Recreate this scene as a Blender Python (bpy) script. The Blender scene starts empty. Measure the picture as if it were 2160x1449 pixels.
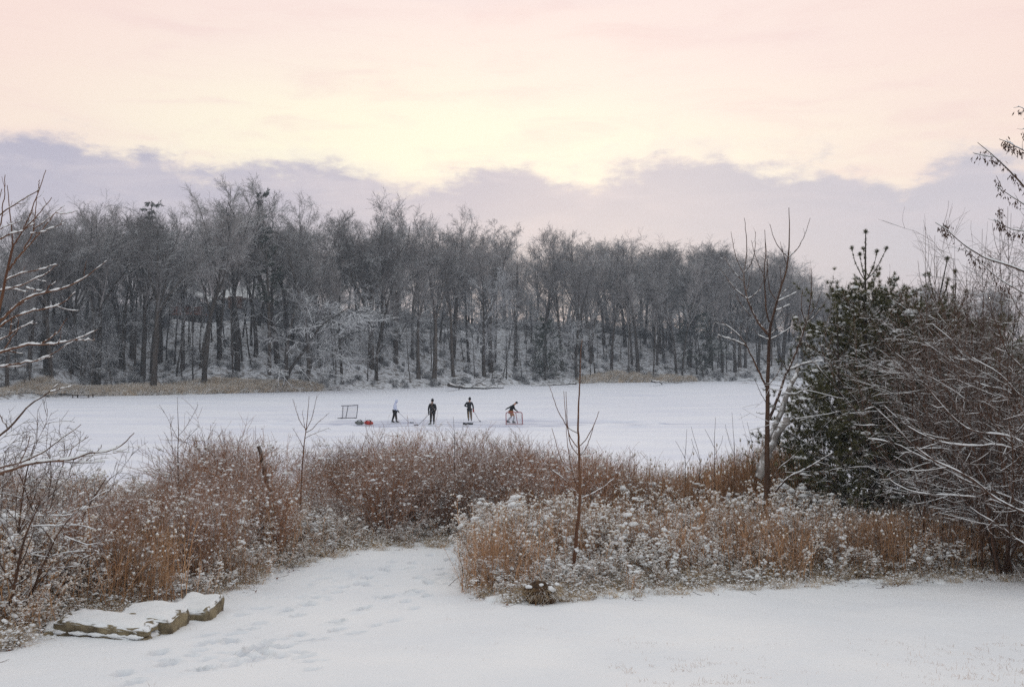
import bpy, math, random
import numpy as np
from mathutils import Vector, Matrix

sc = bpy.context.scene
COL = sc.collection
R = math.radians

# ------------------------------------------------------------------ camera
CAMZ, HOR, F = 5.2, 745.0, 2100.0          # camera height above the ice, horizon row, focal length (photo pixels)
cd = bpy.data.cameras.new("camera")
cam = bpy.data.objects.new("camera", cd); COL.objects.link(cam)
cam.location = (0, 0, CAMZ); cam.rotation_euler = (R(90), 0, 0)
cd.sensor_width = 36; cd.lens = 36 * F / 2160; cd.shift_y = (HOR - 724.5) / 2160
cd.clip_start = 0.1; cd.clip_end = 3000
sc.camera = cam
# ------------------------------------------------------------------ exposure
sc.view_settings.view_transform = 'Standard'; sc.view_settings.look = 'None'
sc.view_settings.gamma = 1; sc.view_settings.exposure = 0
sc.cycles.use_denoising = False
sc.cycles.max_bounces = 6; sc.cycles.diffuse_bounces = 4; sc.cycles.glossy_bounces = 1
sc.cycles.transparent_max_bounces = 4

def srgb(r, g, b):
    f = lambda c: (c / 255 / 12.92) if c / 255 <= 0.04045 else ((c / 255 + 0.055) / 1.055) ** 2.4
    return (f(r), f(g), f(b), 1)

# ------------------------------------------------------------------ world: dusk sky with a low cloud bank
w = bpy.data.worlds.new("World"); sc.world = w; w.use_nodes = True
nt = w.node_tree; nt.nodes.clear(); N = nt.nodes; L = nt.links
def mth(op, a, b=None, c=None, clamp=False):
    n = N.new('ShaderNodeMath'); n.operation = op; n.use_clamp = clamp
    for i, v in enumerate((a, b, c)):
        if v is None: continue
        if hasattr(v, 'is_output') or hasattr(v, 'links'): L.new(v, n.inputs[i])
        else: n.inputs[i].default_value = v
    return n.outputs[0]
def mixc(f, a, b, mode='MIX'):
    n = N.new('ShaderNodeMix'); n.data_type = 'RGBA'; n.blend_type = mode
    for i, v in ((0, f), (6, a), (7, b)):
        if hasattr(v, 'links'): L.new(v, n.inputs[i])
        else: n.inputs[i].default_value = v
    return n.outputs[2]
def ramp(f, stops, interp='LINEAR'):
    n = N.new('ShaderNodeValToRGB'); n.color_ramp.interpolation = interp
    e = n.color_ramp.elements
    while len(e) > 1: e.remove(e[-1])
    e[0].position = stops[0][0]; e[0].color = stops[0][1]
    for p, c in stops[1:]:
        k = e.new(p); k.color = c
    L.new(f, n.inputs[0]); return n.outputs[0]
def sstep(x, a, b):
    n = N.new('ShaderNodeMapRange'); n.interpolation_type = 'SMOOTHSTEP'
    L.new(x, n.inputs[0]); n.inputs[1].default_value = a; n.inputs[2].default_value = b
    return n.outputs[0]
tc = N.new('ShaderNodeTexCoord'); sep = N.new('ShaderNodeSeparateXYZ'); L.new(tc.outputs['Generated'], sep.inputs[0])
X, Y, Z = sep.outputs
hyp = mth('SQRT', mth('ADD', mth('MULTIPLY', X, X), mth('MULTIPLY', Y, Y)))
el = mth('DIVIDE', Z, mth('MAXIMUM', hyp, 0.001))              # tan elevation
az = mth('ARCTAN2', X, Y)
# wisps
mp = N.new('ShaderNodeCombineXYZ'); L.new(mth('MULTIPLY', az, 3.0), mp.inputs[0]); L.new(mth('MULTIPLY', el, 14.0), mp.inputs[1])
n1 = N.new('ShaderNodeTexNoise'); n1.inputs['Scale'].default_value = 1.3; n1.inputs['Detail'].default_value = 5; n1.inputs['Roughness'].default_value = .55
L.new(mp.outputs[0], n1.inputs['Vector'])
mp2 = N.new('ShaderNodeCombineXYZ'); L.new(mth('MULTIPLY', az, 9.0), mp2.inputs[0]); L.new(mth('MULTIPLY', el, 20.0), mp2.inputs[1])
n2 = N.new('ShaderNodeTexNoise'); n2.inputs['Scale'].default_value = 1.6; n2.inputs['Detail'].default_value = 7; n2.inputs['Roughness'].default_value = .6
L.new(mp2.outputs[0], n2.inputs['Vector'])
n3 = N.new('ShaderNodeTexNoise'); n3.inputs['Scale'].default_value = 0.8; n3.inputs['Detail'].default_value = 3
L.new(mp2.outputs[0], n3.inputs['Vector'])
elw = mth('ADD', el, mth('MULTIPLY', mth('SUBTRACT', n1.outputs[0], .5), .10))
skycol = ramp(mth('MULTIPLY', elw, 2.0), [(0.0, srgb(232, 214, 216)), (0.26, srgb(249, 232, 219)), (0.34, srgb(254, 245, 226)),
    (0.43, srgb(252, 239, 224)), (0.54, srgb(251, 233, 224)), (0.70, srgb(249, 229, 223)), (0.90, srgb(218, 208, 216)), (1.0, srgb(205, 205, 218))])
# the glow is strongest in the middle, pinker to the sides
side = sstep(mth('ABSOLUTE', mth('SUBTRACT', az, 0.02)), 0.12, 0.62)
skycol = mixc(mth('MULTIPLY', side, .75), skycol, srgb(249, 221, 211))
pinkw = mth('MULTIPLY', sstep(n1.outputs[0], .50, .72), .35)
skycol = mixc(pinkw, skycol, srgb(240, 214, 212))
# the warm glow over the wood
ga = mth('DIVIDE', mth('ADD', az, .15), .24); ge_ = mth('DIVIDE', mth('SUBTRACT', el, .21), .075)
glow = mth('POWER', 2.718, mth('MULTIPLY', mth('ADD', mth('MULTIPLY', ga, ga), mth('MULTIPLY', ge_, ge_)), -1.0))
skycol = mixc(mth('MULTIPLY', glow, .72), skycol, srgb(255, 251, 224))
# cloud bank edge
edge_px = [(-400, 300), (0, 292), (150, 288), (220, 308), (315, 312), (350, 340), (440, 368), (520, 358), (600, 345), (700, 338), (760, 368), (840, 412), (900, 395),
           (980, 370), (1080, 360), (1180, 372), (1260, 388), (1340, 360), (1400, 332), (1520, 334), (1560, 362), (1660, 360), (1760, 352), (1850, 372), (1900, 398), (1950, 350), (2010, 332), (2160, 338), (2600, 330)]
es = []
for px, py in edge_px:
    a = math.atan((px - 1080) / F); h = (HOR - py) / F / math.sqrt(1 + ((px - 1080) / F) ** 2)
    es.append(((a + .8) / 1.6, (h * 3, h * 3, h * 3, 1)))
edge = mth('DIVIDE', ramp(mth('DIVIDE', mth('ADD', az, .8), 1.6), es, 'EASE'), 3.0)
n5 = N.new('ShaderNodeTexNoise'); n5.inputs['Scale'].default_value = 5.; n5.inputs['Detail'].default_value = 8; n5.inputs['Roughness'].default_value = .65; n5.inputs['Distortion'].default_value = .4
L.new(mp2.outputs[0], n5.inputs['Vector'])
dlt = mth('SUBTRACT', mth('ADD', mth('ADD', el, mth('MULTIPLY', mth('SUBTRACT', n2.outputs[0], .5), .085)), mth('MULTIPLY', mth('SUBTRACT', n5.outputs[0], .5), .035)), edge)
bank = mth('SUBTRACT', 1.0, sstep(dlt, -0.014, 0.012))
bcol = ramp(mth('MULTIPLY', el, 4.0), [(0, srgb(204, 201, 213)), (.35, srgb(197, 196, 209)), (.6, srgb(187, 184, 201)), (.9, srgb(177, 175, 195))])
bcol = mixc(mth('MULTIPLY', sstep(az, -.1, .25), .55), bcol, srgb(208, 203, 210))
bcol = mixc(mth('MULTIPLY', sstep(n3.outputs[0], .42, .7), .25), bcol, srgb(216, 207, 213))
dl2 = mth('ADD', dlt, mth('MULTIPLY', mth('SUBTRACT', n1.outputs[0], .5), .10))
veil = mth('MULTIPLY', mth('SUBTRACT', 1.0, sstep(dl2, -0.012, 0.030)), .38)
skycol = mixc(veil, skycol, srgb(226, 212, 216))
n4 = N.new('ShaderNodeTexNoise'); n4.inputs['Scale'].default_value = 2.6; n4.inputs['Detail'].default_value = 9; n4.inputs['Roughness'].default_value = .62; n4.inputs['Distortion'].default_value = .6
L.new(mp.outputs[0], n4.inputs['Vector'])
skycol = mixc(mth('MULTIPLY', sstep(n4.outputs[0], .46, .74), .48), skycol, srgb(243, 216, 211))
bcol = mixc(mth('MULTIPLY', sstep(n4.outputs[0], .42, .68), .50), bcol, srgb(213, 205, 213))
front = mixc(mth('MULTIPLY', bank, .95), skycol, bcol)
# upper and rear sky: pale even dusk overcast
up = sstep(el, .40, 1.3)
back = sstep(mth('ABSOLUTE', az), .9, 2.2)
fcol = mixc(up, front, (.755, .795, .80, 1))
fcol = mixc(mth('MULTIPLY', back, .9), fcol, (.70, .735, .755, 1))
st = N.new('ShaderNodeTexSky'); st.sky_type = 'NISHITA'; st.sun_disc = False; st.sun_elevation = R(9); st.sun_rotation = R(3)
bgA = N.new('ShaderNodeBackground'); L.new(fcol, bgA.inputs[0]); bgA.inputs[1].default_value = 1.02
bgB = N.new('ShaderNodeBackground'); L.new(st.outputs[0], bgB.inputs[0]); bgB.inputs[1].default_value = 0.006
ad = N.new('ShaderNodeAddShader'); L.new(bgA.outputs[0], ad.inputs[0]); L.new(bgB.outputs[0], ad.inputs[1])
wo = N.new('ShaderNodeOutputWorld'); L.new(ad.outputs[0], wo.inputs[0])
# ------------------------------------------------------------------ sun behind thin cloud, low over the trees
sd = bpy.data.lights.new("sun", 'SUN'); sd.energy = 0.6; sd.angle = R(14); sd.color = (1, .90, .76)
sun = bpy.data.objects.new("sun", sd); COL.objects.link(sun); sun.rotation_euler = (R(-81), 0, R(-3))

# ------------------------------------------------------------------ helpers
def D(d):  # how far the near ground lies below the camera, d metres out
    return np.interp(d, [-60, 0, 4, 8, 9.5, 12, 17, 21, 25, 29, 32, 33, 40], [1.2, 1.7, 2.35, 3.05, 3.2, 3.44, 3.93, 4.15, 4.45, 4.85, 5.1, 5.26, 5.9])
def P3(px, py, d): return np.array([(px - 1080) / F * d, d, CAMZ - (py - HOR) / F * d])
def gd(py):        # distance of the near ground seen at photo row py
    ds = np.linspace(5, 33, 600); rows = HOR + F * D(ds) / ds
    return float(np.interp(-py, -rows, ds))
def gz(x, y):
    return CAMZ - D(y) + 0.05 * np.sin(x * .9 + 1.3) * np.sin(y * .55) * np.clip((y - 6) / 10, 0, 1)
def gp(px, py):
    d = gd(py); x = (px - 1080) / F * d
    return np.array([x, d, float(gz(x, d))])
SH = np.array([(-400, 858), (-200, 850), (0, 843), (60, 840), (160, 836), (400, 832), (660, 825), (900, 818), (1100, 812), (1250, 808), (1450, 805), (1700, 803), (2160, 802), (2700, 803)], float)
SHD = CAMZ * F / (SH[:, 1] - HOR); SHX = (SH[:, 0] - 1080) / F * SHD
def shore(x): return np.interp(x, SHX, SHD)
HPX = [(-80, 9), (-57, 9.5), (-40, 10.5), (-15, 9.5), (10, 9), (35, 8), (60, 7), (110, 6.8)]
def fz(x, y):      # far bank height
    v = y - shore(x); H = np.interp(x, [a for a, b in HPX], [b for a, b in HPX])
    t = np.clip((v - 5 * np.clip((-27 - x) / 20, 0, 1)) / 38, 0, 1)
    n = .5 * np.sin(x * .21 + 1) * np.sin(y * .17) + .3 * np.sin(x * .53 + y * .31)
    return np.where(v < 0, -.6 + 0 * v, 0) + np.clip(v, 0, 2) * .2 + H * (t * t * (3 - 2 * t)) ** .8 + n * np.clip(v / 15, 0, 1)

def tag(o, label=None, cat=None, group=None, kind=None):
    if label: o["label"] = label
    if cat: o["category"] = cat
    if group: o["group"] = group
    if kind: o["kind"] = kind
    return o
def empty(name, loc=(0, 0, 0), rz=0, sc_=1.0):
    o = bpy.data.objects.new(name, None); COL.objects.link(o); o.location = loc
    o.rotation_euler = (0, 0, rz); o.scale = (sc_,) * 3 if not hasattr(sc_, '__len__') else sc_
    o.empty_display_size = .2; return o

class Geo:
    def __init__(s): s.V = []; s.Fq = []; s.n = 0
    def add(s, V, Fc, m=0, smooth=False):
        V = np.asarray(V, float).reshape(-1, 3); Fc = np.asarray(Fc, np.int64)
        if len(V) == 0 or len(Fc) == 0: return s
        s.V.append(V); s.Fq.append((Fc + s.n, m, smooth)); s.n += len(V); return s
    def mesh(s, name, mats):
        V = np.concatenate(s.V).astype(np.float32)
        me = bpy.data.meshes.new(name)
        me.vertices.add(len(V)); me.vertices.foreach_set('co', V.ravel())
        loops = np.concatenate([f.ravel() for f, _, _ in s.Fq]).astype(np.int32)
        tot = np.concatenate([np.full(len(f), f.shape[1]) for f, _, _ in s.Fq]).astype(np.int32)
        mi = np.concatenate([np.full(len(f), m) for f, m, _ in s.Fq]).astype(np.int32)
        sm = np.concatenate([np.full(len(f), bool(q)) for f, _, q in s.Fq])
        st_ = np.concatenate([[0], np.cumsum(tot)[:-1]]).astype(np.int32)
        me.loops.add(len(loops)); me.loops.foreach_set('vertex_index', loops)
        me.polygons.add(len(tot)); me.polygons.foreach_set('loop_start', st_)
        me.polygons.foreach_set('material_index', mi); me.polygons.foreach_set('use_smooth', sm)
        for m in mats: me.materials.append(m)
        me.update(calc_edges=True); me.validate(); return me
    def obj(s, name, mats, parent=None, link=True):
        if not isinstance(mats, (list, tuple)): mats = [mats]
        o = bpy.data.objects.new(name, s.mesh(name, mats))
        if link: COL.objects.link(o)
        if parent: o.parent = parent
        return o

def nrm(v): return v / np.maximum(np.linalg.norm(v, axis=-1, keepdims=True), 1e-9)
def tube(g, P, Rr, k=4, m=0, smooth=None, cap=False):
    """P (M,N,3), Rr (M,N): M tapered tubes"""
    P = np.asarray(P, float); Rr = np.asarray(Rr, float)
    if P.ndim == 2: P = P[None]; Rr = Rr[None]
    M, n, _ = P.shape
    if M == 0: return
    t = nrm(np.gradient(P, axis=1)); mt = np.abs(t).mean(axis=1)
    ref = np.zeros((M, 3)); ref[np.arange(M), mt.argmin(axis=1)] = 1
    u = nrm(np.cross(t, ref[:, None, :])); v = np.cross(t, u)
    a = np.arange(k) * 2 * math.pi / k
    V = P[:, :, None, :] + Rr[:, :, None, None] * (u[:, :, None, :] * np.cos(a)[None, None, :, None] + v[:, :, None, :] * np.sin(a)[None, None, :, None])
    i = np.arange(k); j = (i + 1) % k
    r = np.arange(n - 1)[:, None] * k
    q = np.stack([r + i, r + j, r + j + k, r + i + k], -1).reshape(-1, 4)
    Fc = (np.arange(M)[:, None, None] * n * k + q[None]).reshape(-1, 4)
    g.add(V, Fc, m, (k >= 5) if smooth is None else smooth)
    if cap:
        for s_ in (0, n - 1):
            c = (np.arange(M)[:, None] * n * k + s_ * k + np.arange(k)[None])
            Vc = V.reshape(-1, 3)[c.ravel()]
            g.add(Vc, np.arange(M * k).reshape(M, k), m, False)

def ico(sub):
    import bmesh
    bm = bmesh.new(); bmesh.ops.create_icosphere(bm, subdivisions=sub, radius=1)
    V = np.array([v.co[:] for v in bm.verts]); Fc = np.array([[v.index for v in f.verts] for f in bm.faces]); bm.free()
    return V, Fc
ICO1, ICO2, ICO3 = ico(1), ico(2), ico(3)
def blobs(g, C, S, rng, sub=1, m=0, rough=.25):
    C = np.asarray(C, float).reshape(-1, 3); S = np.asarray(S, float)
    if len(C) == 0: return
    if S.ndim == 1: S = np.repeat(S[:, None], 3, 1)
    V0, F0 = (ICO1, ICO2, ICO3)[sub - 1]
    V = V0[None] * (1 + rng.uniform(-rough, rough, (len(C), len(V0), 1)))
    a = rng.uniform(0, 6.28, len(C)); c_, s_ = np.cos(a), np.sin(a)
    x = V[..., 0] * S[:, None, 0]; y = V[..., 1] * S[:, None, 1]
    W = np.stack([x * c_[:, None] - y * s_[:, None], x * s_[:, None] + y * c_[:, None], V[..., 2] * S[:, None, 2]], -1) + C[:, None, :]
    Fc = (np.arange(len(C))[:, None, None] * len(V0) + F0[None]).reshape(-1, 3)
    g.add(W, Fc, m, True)

def at_t(P, t):
    """P (M,N,3), t (M,n) -> pos (M,n,3), dir (M,n,3), idx"""
    n = P.shape[1]; f = np.clip(t, 0, .9999) * (n - 1); i = f.astype(int); fr = (f - i)[..., None]
    m = np.arange(P.shape[0])[:, None]
    a, b = P[m, i], P[m, i + 1]
    return a + (b - a) * fr, nrm(b - a)
def rad_t(Rr, t):
    n = Rr.shape[1]; f = np.clip(t, 0, .9999) * (n - 1); i = f.astype(int); fr = f - i; m = np.arange(Rr.shape[0])[:, None]
    return Rr[m, i] * (1 - fr) + Rr[m, i + 1] * fr
def path(S, d, Ln, npts, rng, up=0., wob=.1, grav=0.):
    """start S (K,3), dir d (K,3), length (K,) -> (K,npts,3)"""
    out = [S]; p = S.copy(); st_ = (Ln / (npts - 1))[:, None]
    drift = rng.normal(0, wob * .6, d.shape)
    for i in range(npts - 1):
        d = nrm(d + drift + rng.normal(0, wob, d.shape) + np.array([0, 0, up - grav * i / npts]))
        p = p + d * st_; out.append(p)
    return np.stack(out, 1)
def kids(P, Rr, rng, n, t0, t1, ang, sd, lf, npts, up=0., wob=.1, rf=.6, tip=.35, grav=0., prof=None, flat=0., rmin=0.):
    M = P.shape[0]; t = t0 + (t1 - t0) * (np.arange(n)[None] + rng.uniform(0, 1, (M, n))) / n
    S, d = at_t(P, t); Lp = np.linalg.norm(np.diff(P, axis=1), axis=2).sum(1)[:, None]
    rnd = rng.normal(0, 1, (M, n, 3)); rnd[..., 2] *= (1 - flat)
    pr = nrm(rnd - (rnd * d).sum(-1, keepdims=True) * d)
    a = R(1) * rng.normal(ang, sd, (M, n))[..., None]
    dd = nrm(d * np.cos(a) + pr * np.sin(a))
    Ln = lf * Lp * rng.uniform(.65, 1.2, (M, n)) * (prof(t) if prof else 1)
    K = M * n
    Q = path(S.reshape(K, 3), dd.reshape(K, 3), Ln.reshape(K), npts, rng, up, wob, grav)
    r0 = np.maximum(rad_t(Rr, t).reshape(K) * rf, rmin)
    RR = r0[:, None] * np.linspace(1, tip, npts)[None]
    return Q, np.maximum(RR, rmin * .6)

def snow_tubes(g, P, Rr, rng, h=.02, m=0, k=5, thr=.0, dens=1.0, minr=.004):
    """a bead of snow lying along the upper side of each limb"""
    P = np.asarray(P, float); Rr = np.asarray(Rr, float)
    if P.ndim == 2: P = P[None]; Rr = Rr[None]
    n = P.shape[1]; n2 = (n - 1) * 4 + 1; f = np.linspace(0, n - 1.0001, n2); i = f.astype(int); fr = f - i
    Q = P[:, i] * (1 - fr)[None, :, None] + P[:, i + 1] * fr[None, :, None]
    q = Rr[:, i] * (1 - fr) + Rr[:, i + 1] * fr
    t = nrm(np.gradient(Q, axis=1)); hor = np.clip(1 - np.abs(t[..., 2]) * 1.15, 0, 1)
    ph = rng.uniform(0, 6.28, (len(P), 1)); w_ = rng.uniform(.22, .6, (len(P), 1)); s = np.arange(n2)[None]
    nz = .5 + .5 * np.sin(s * w_ + ph) * np.sin(s * w_ * .37 + ph * 2) + rng.uniform(-.2, .2, q.shape)
    hh = h * hor * np.clip((nz - .5 + .5 * dens) * 1.6, 0, 1.1)
    rr = np.where(hh > .12 * h, q * .75 + hh * .55, q * .3)
    C = Q + np.stack([0 * hh, 0 * hh, q * .45 + hh * .55], -1)
    tube(g, C, np.maximum(rr, 1e-4), k, m, True)

# ------------------------------------------------------------------ materials
def mat(name, col, rough=.8, spec=.2):
    m = bpy.data.materials.new(name); m.use_nodes = True
    b = m.node_tree.nodes['Principled BSDF']; b.inputs['Base Color'].default_value = (*col[:3], 1)
    b.inputs['Roughness'].default_value = rough; b.inputs['Specular IOR Level'].default_value = spec
    return m
def nodes(m): return m.node_tree.nodes, m.node_tree.links, m.node_tree.nodes['Principled BSDF']
def noisy(m, c1, c2, scale, detail=4, lo=.35, hi=.65, coord='Object', bump=0., bscale=None, stretch=None):
    N_, L_, b = nodes(m)
    t = N_.new('ShaderNodeTexCoord'); n = N_.new('ShaderNodeTexNoise'); n.inputs['Scale'].default_value = scale; n.inputs['Detail'].default_value = detail
    src = t.outputs[coord]
    if stretch:
        mpn = N_.new('ShaderNodeMapping'); mpn.inputs['Scale'].default_value = stretch; L_.new(src, mpn.inputs[0]); src = mpn.outputs[0]
    L_.new(src, n.inputs['Vector'])
    r = N_.new('ShaderNodeValToRGB'); r.color_ramp.elements[0].position = lo; r.color_ramp.elements[0].color = (*c1[:3], 1)
    r.color_ramp.elements[1].position = hi; r.color_ramp.elements[1].color = (*c2[:3], 1)
    L_.new(n.outputs[0], r.inputs[0]); L_.new(r.outputs[0], b.inputs['Base Color'])
    if bump:
        n2_ = N_.new('ShaderNodeTexNoise'); n2_.inputs['Scale'].default_value = bscale or scale * 4; n2_.inputs['Detail'].default_value = 5
        L_.new(src, n2_.inputs['Vector']); bp = N_.new('ShaderNodeBump'); bp.inputs['Strength'].default_value = bump; bp.inputs['Distance'].default_value = .05
        L_.new(n2_.outputs[0], bp.inputs['Height']); L_.new(bp.outputs[0], b.inputs['Normal'])
    return r.outputs[0]
SNOWC = (.82, .835, .86)
def snowy(name, c1, c2, scale=6., amt=1., lo=.25, hi=.7, nscale=9., thr=(.35, .6), vary=.35, snow=SNOWC, stretch=(1, 1, .25)):
    """bark or stalk with settled snow on whatever faces up"""
    m = mat(name, c1); N_, L_, b = nodes(m)
    noisy(m, c1, c2, scale, stretch=stretch)
    base = b.inputs['Base Color'].links[0].from_socket
    oi = N_.new('ShaderNodeObjectInfo'); mr = N_.new('ShaderNodeMapRange'); mr.inputs[3].default_value = 1 - vary; mr.inputs[4].default_value = 1 + vary
    L_.new(oi.outputs['Random'], mr.inputs[0])
    mx = N_.new('ShaderNodeVectorMath'); mx.operation = 'SCALE'; L_.new(base, mx.inputs[0]); L_.new(mr.outputs[0], mx.inputs['Scale'])
    ge = N_.new('ShaderNodeNewGeometry'); sp = N_.new('ShaderNodeSeparateXYZ'); L_.new(ge.outputs['Normal'], sp.inputs[0])
    a = N_.new('ShaderNodeMapRange'); a.interpolation_type = 'SMOOTHSTEP'; a.inputs[1].default_value = lo; a.inputs[2].default_value = hi; L_.new(sp.outputs[2], a.inputs[0])
    t = N_.new('ShaderNodeTexCoord'); n = N_.new('ShaderNodeTexNoise'); n.inputs['Scale'].default_value = nscale; n.inputs['Detail'].default_value = 3
    L_.new(t.outputs['Object'], n.inputs['Vector'])
    q = N_.new('ShaderNodeMapRange'); q.interpolation_type = 'SMOOTHSTEP'; q.inputs[1].default_value = thr[0]; q.inputs[2].default_value = thr[1]; L_.new(n.outputs[0], q.inputs[0])
    f = N_.new('ShaderNodeMath'); f.operation = 'MULTIPLY'; L_.new(a.outputs[0], f.inputs[0]); L_.new(q.outputs[0], f.inputs[1])
    f2 = N_.new('ShaderNodeMath'); f2.operation = 'MULTIPLY'; L_.new(f.outputs[0], f2.inputs[0]); f2.inputs[1].default_value = amt
    mm = N_.new('ShaderNodeMix'); mm.data_type = 'RGBA'; L_.new(f2.outputs[0], mm.inputs[0]); L_.new(mx.outputs[0], mm.inputs[6]); mm.inputs[7].default_value = (*snow, 1)
    L_.new(mm.outputs[2], b.inputs['Base Color'])
    return m

M_SNOW = mat('snow', SNOWC, .7, .15); noisy(M_SNOW, (.78, .79, .81), (.84, .845, .85), 3., bump=.25, bscale=40)
M_GROUND = mat('snowy_ground', SNOWC, .75, .12)
noisy(M_GROUND, (.80, .815, .845), (.86, .865, .88), .6, detail=6, bump=.35, bscale=9)
N_, L_, b = nodes(M_GROUND); gsrc = b.inputs['Base Color'].links[0].from_socket
at = N_.new('ShaderNodeAttribute'); at.attribute_name = 'print_tint'; mm = N_.new('ShaderNodeMix'); mm.data_type = 'RGBA'
L_.new(at.outputs['Fac'], mm.inputs[0]); L_.new(gsrc, mm.inputs[6]); mm.inputs[7].default_value = (.42, .455, .54, 1); L_.new(mm.outputs[2], b.inputs['Base Color'])  # darker, bluer snow colour inside footprints, stronger in the deeper ones
M_BANK = mat('bank_ground', SNOWC, .85, .1)
noisy(M_BANK, (.22, .20, .19), (.72, .74, .79), 1.4, detail=9, lo=.36, hi=.56, bump=.5, bscale=3)
M_FAR = snowy('far_bark', (.036, .028, .023), (.075, .060, .050), amt=.5, nscale=.9, thr=(.40, .62), vary=.4, scale=3)
M_FARTOP = snowy('far_twigs', (.175, .158, .155), (.26, .24, .235), amt=.9, nscale=.35, thr=(.38, .60), vary=.4, lo=.2, hi=.7)
M_FARSNOW = snowy('far_snowy_twigs', (.17, .165, .175), (.245, .24, .25), amt=1., nscale=.5, thr=(.28, .5), vary=.25, lo=.0, hi=.5)
M_EVER = snowy('far_evergreen', (.022, .032, .022), (.05, .058, .036), amt=.8, nscale=1.6, thr=(.48, .62), vary=.3, lo=.2, hi=.7)
M_DOG = snowy('dogwood_twigs', (.21, .092, .045), (.38, .195, .105), amt=.6, nscale=10, thr=(.36, .54), vary=.35, lo=.0, hi=.55)
M_WEED = snowy('weed_stalks', (.28, .135, .058), (.47, .275, .14), amt=.45, nscale=14, thr=(.38, .55), vary=.35, lo=.0, hi=.6)
M_FLUFF = snowy('seed_fluff', (.52, .42, .31), (.74, .65, .53), amt=.85, nscale=12, thr=(.25, .45), vary=.2, lo=-.25, hi=.25)
M_GRASS = snowy('dry_grass', (.36, .24, .12), (.52, .38, .22), amt=.8, nscale=9, thr=(.40, .6), vary=.35, lo=.1, hi=.6)
M_STALK = snowy('rusty_stalks', (.27, .135, .065), (.45, .27, .15), amt=.6, nscale=9, thr=(.45, .6), vary=.4, lo=.1, hi=.6)
M_REED = snowy('bank_reeds', (.48, .37, .26), (.62, .52, .40), amt=1., nscale=.5, thr=(.40, .55), vary=.3, lo=-.5, hi=.2)
M_SAP = snowy('sapling_bark', (.050, .028, .020), (.10, .056, .036), amt=.8, nscale=16, thr=(.46, .58), vary=.15, lo=.1, hi=.6)
M_SAPR = snowy('red_sapling_bark', (.10, .045, .026), (.16, .080, .045), amt=.8, nscale=16, thr=(.5, .6), vary=.15, lo=.1, hi=.6)
M_DARKB = snowy('dark_shrub_bark', (.055, .030, .019), (.12, .062, .038), amt=.35, nscale=12, thr=(.4, .55), vary=.2, lo=.0, hi=.5)
M_NEEDLE = snowy('pine_needles', (.055, .060, .022), (.15, .135, .055), amt=.4, nscale=5, thr=(.5, .62), vary=.2, lo=.35, hi=.8, scale=5, stretch=(1, 1, 1))
M_PBARK = snowy('pine_bark', (.04, .032, .026), (.08, .06, .05), amt=.8, nscale=9, thr=(.45, .6))
M_PALE = snowy('weathered_wood', (.16, .145, .135), (.36, .33, .31), amt=1., nscale=9, thr=(.45, .6), vary=.1, lo=-.1, hi=.5)
M_STONE = mat('slab_stone', (.2, .16, .1), .85, .2); noisy(M_STONE, (.075, .055, .035), (.30, .24, .14), 5., detail=8, lo=.3, hi=.7, bump=.8, bscale=14)
M_KEYS = mat('seed_keys', (.055, .026, .016)); M_FLEAF = mat('brown_leaves', (.16, .055, .022))

# ------------------------------------------------------------------ the ground, near shore
rng = np.random.default_rng(7)
def axis(*seg):
    out = []
    for a, b, s in seg: out.append(np.arange(a, b, s))
    return np.concatenate(out + [np.array([seg[-1][1]])])
gx = axis((-120, -30, 6), (-30, -10, .4), (-10, 7, .05), (7, 30, .3), (30, 120, 6))
gy = axis((-60, 4, 4), (4, 8, .2), (8, 19, .05), (19, 24, .09), (24, 34, .4), (34, 40, 3))
GX, GY = np.meshgrid(gx, gy)
GZ = gz(GX, GY)
def vnoise(x, y, s, seed):
    r = np.random.default_rng(seed); G = r.uniform(-1, 1, (64, 64)); x = x / s; y = y / s
    xi = np.floor(x).astype(int); yi = np.floor(y).astype(int); fx = x - xi; fy = y - yi; fx = fx * fx * (3 - 2 * fx); fy = fy * fy * (3 - 2 * fy)
    g = lambda a, b: G[a % 64, b % 64]
    return (g(xi, yi) * (1 - fx) + g(xi + 1, yi) * fx) * (1 - fy) + (g(xi, yi + 1) * (1 - fx) + g(xi + 1, yi + 1) * fx) * fy
GZ += .03 * vnoise(GX, GY, 1.7, 1) + .012 * vnoise(GX, GY, .45, 2) + .004 * vnoise(GX, GY, .13, 3)
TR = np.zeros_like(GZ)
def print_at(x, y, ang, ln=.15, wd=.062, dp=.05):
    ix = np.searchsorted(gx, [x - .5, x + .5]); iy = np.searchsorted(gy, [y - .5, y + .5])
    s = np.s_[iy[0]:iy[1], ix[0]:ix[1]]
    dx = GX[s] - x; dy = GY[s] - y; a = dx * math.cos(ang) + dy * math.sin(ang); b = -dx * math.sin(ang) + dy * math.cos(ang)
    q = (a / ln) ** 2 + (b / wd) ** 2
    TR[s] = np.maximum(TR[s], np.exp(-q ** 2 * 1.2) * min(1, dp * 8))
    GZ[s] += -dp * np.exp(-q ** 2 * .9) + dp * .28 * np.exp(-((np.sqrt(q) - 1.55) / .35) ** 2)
trails = [[(250, 1440), (420, 1350), (590, 1300), (700, 1250), (800, 1215), (900, 1180), (985, 1150)],
          [(380, 1445), (520, 1390), (640, 1340), (760, 1300), (850, 1250), (910, 1215), (965, 1180), (1005, 1155)],
          [(470, 1400), (560, 1365), (700, 1345), (800, 1320), (860, 1285), (900, 1240)],
          [(500, 1290), (600, 1275), (700, 1245), (760, 1220), (850, 1190)],
          [(640, 1230), (720, 1215), (800, 1200), (880, 1175)]]
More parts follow.
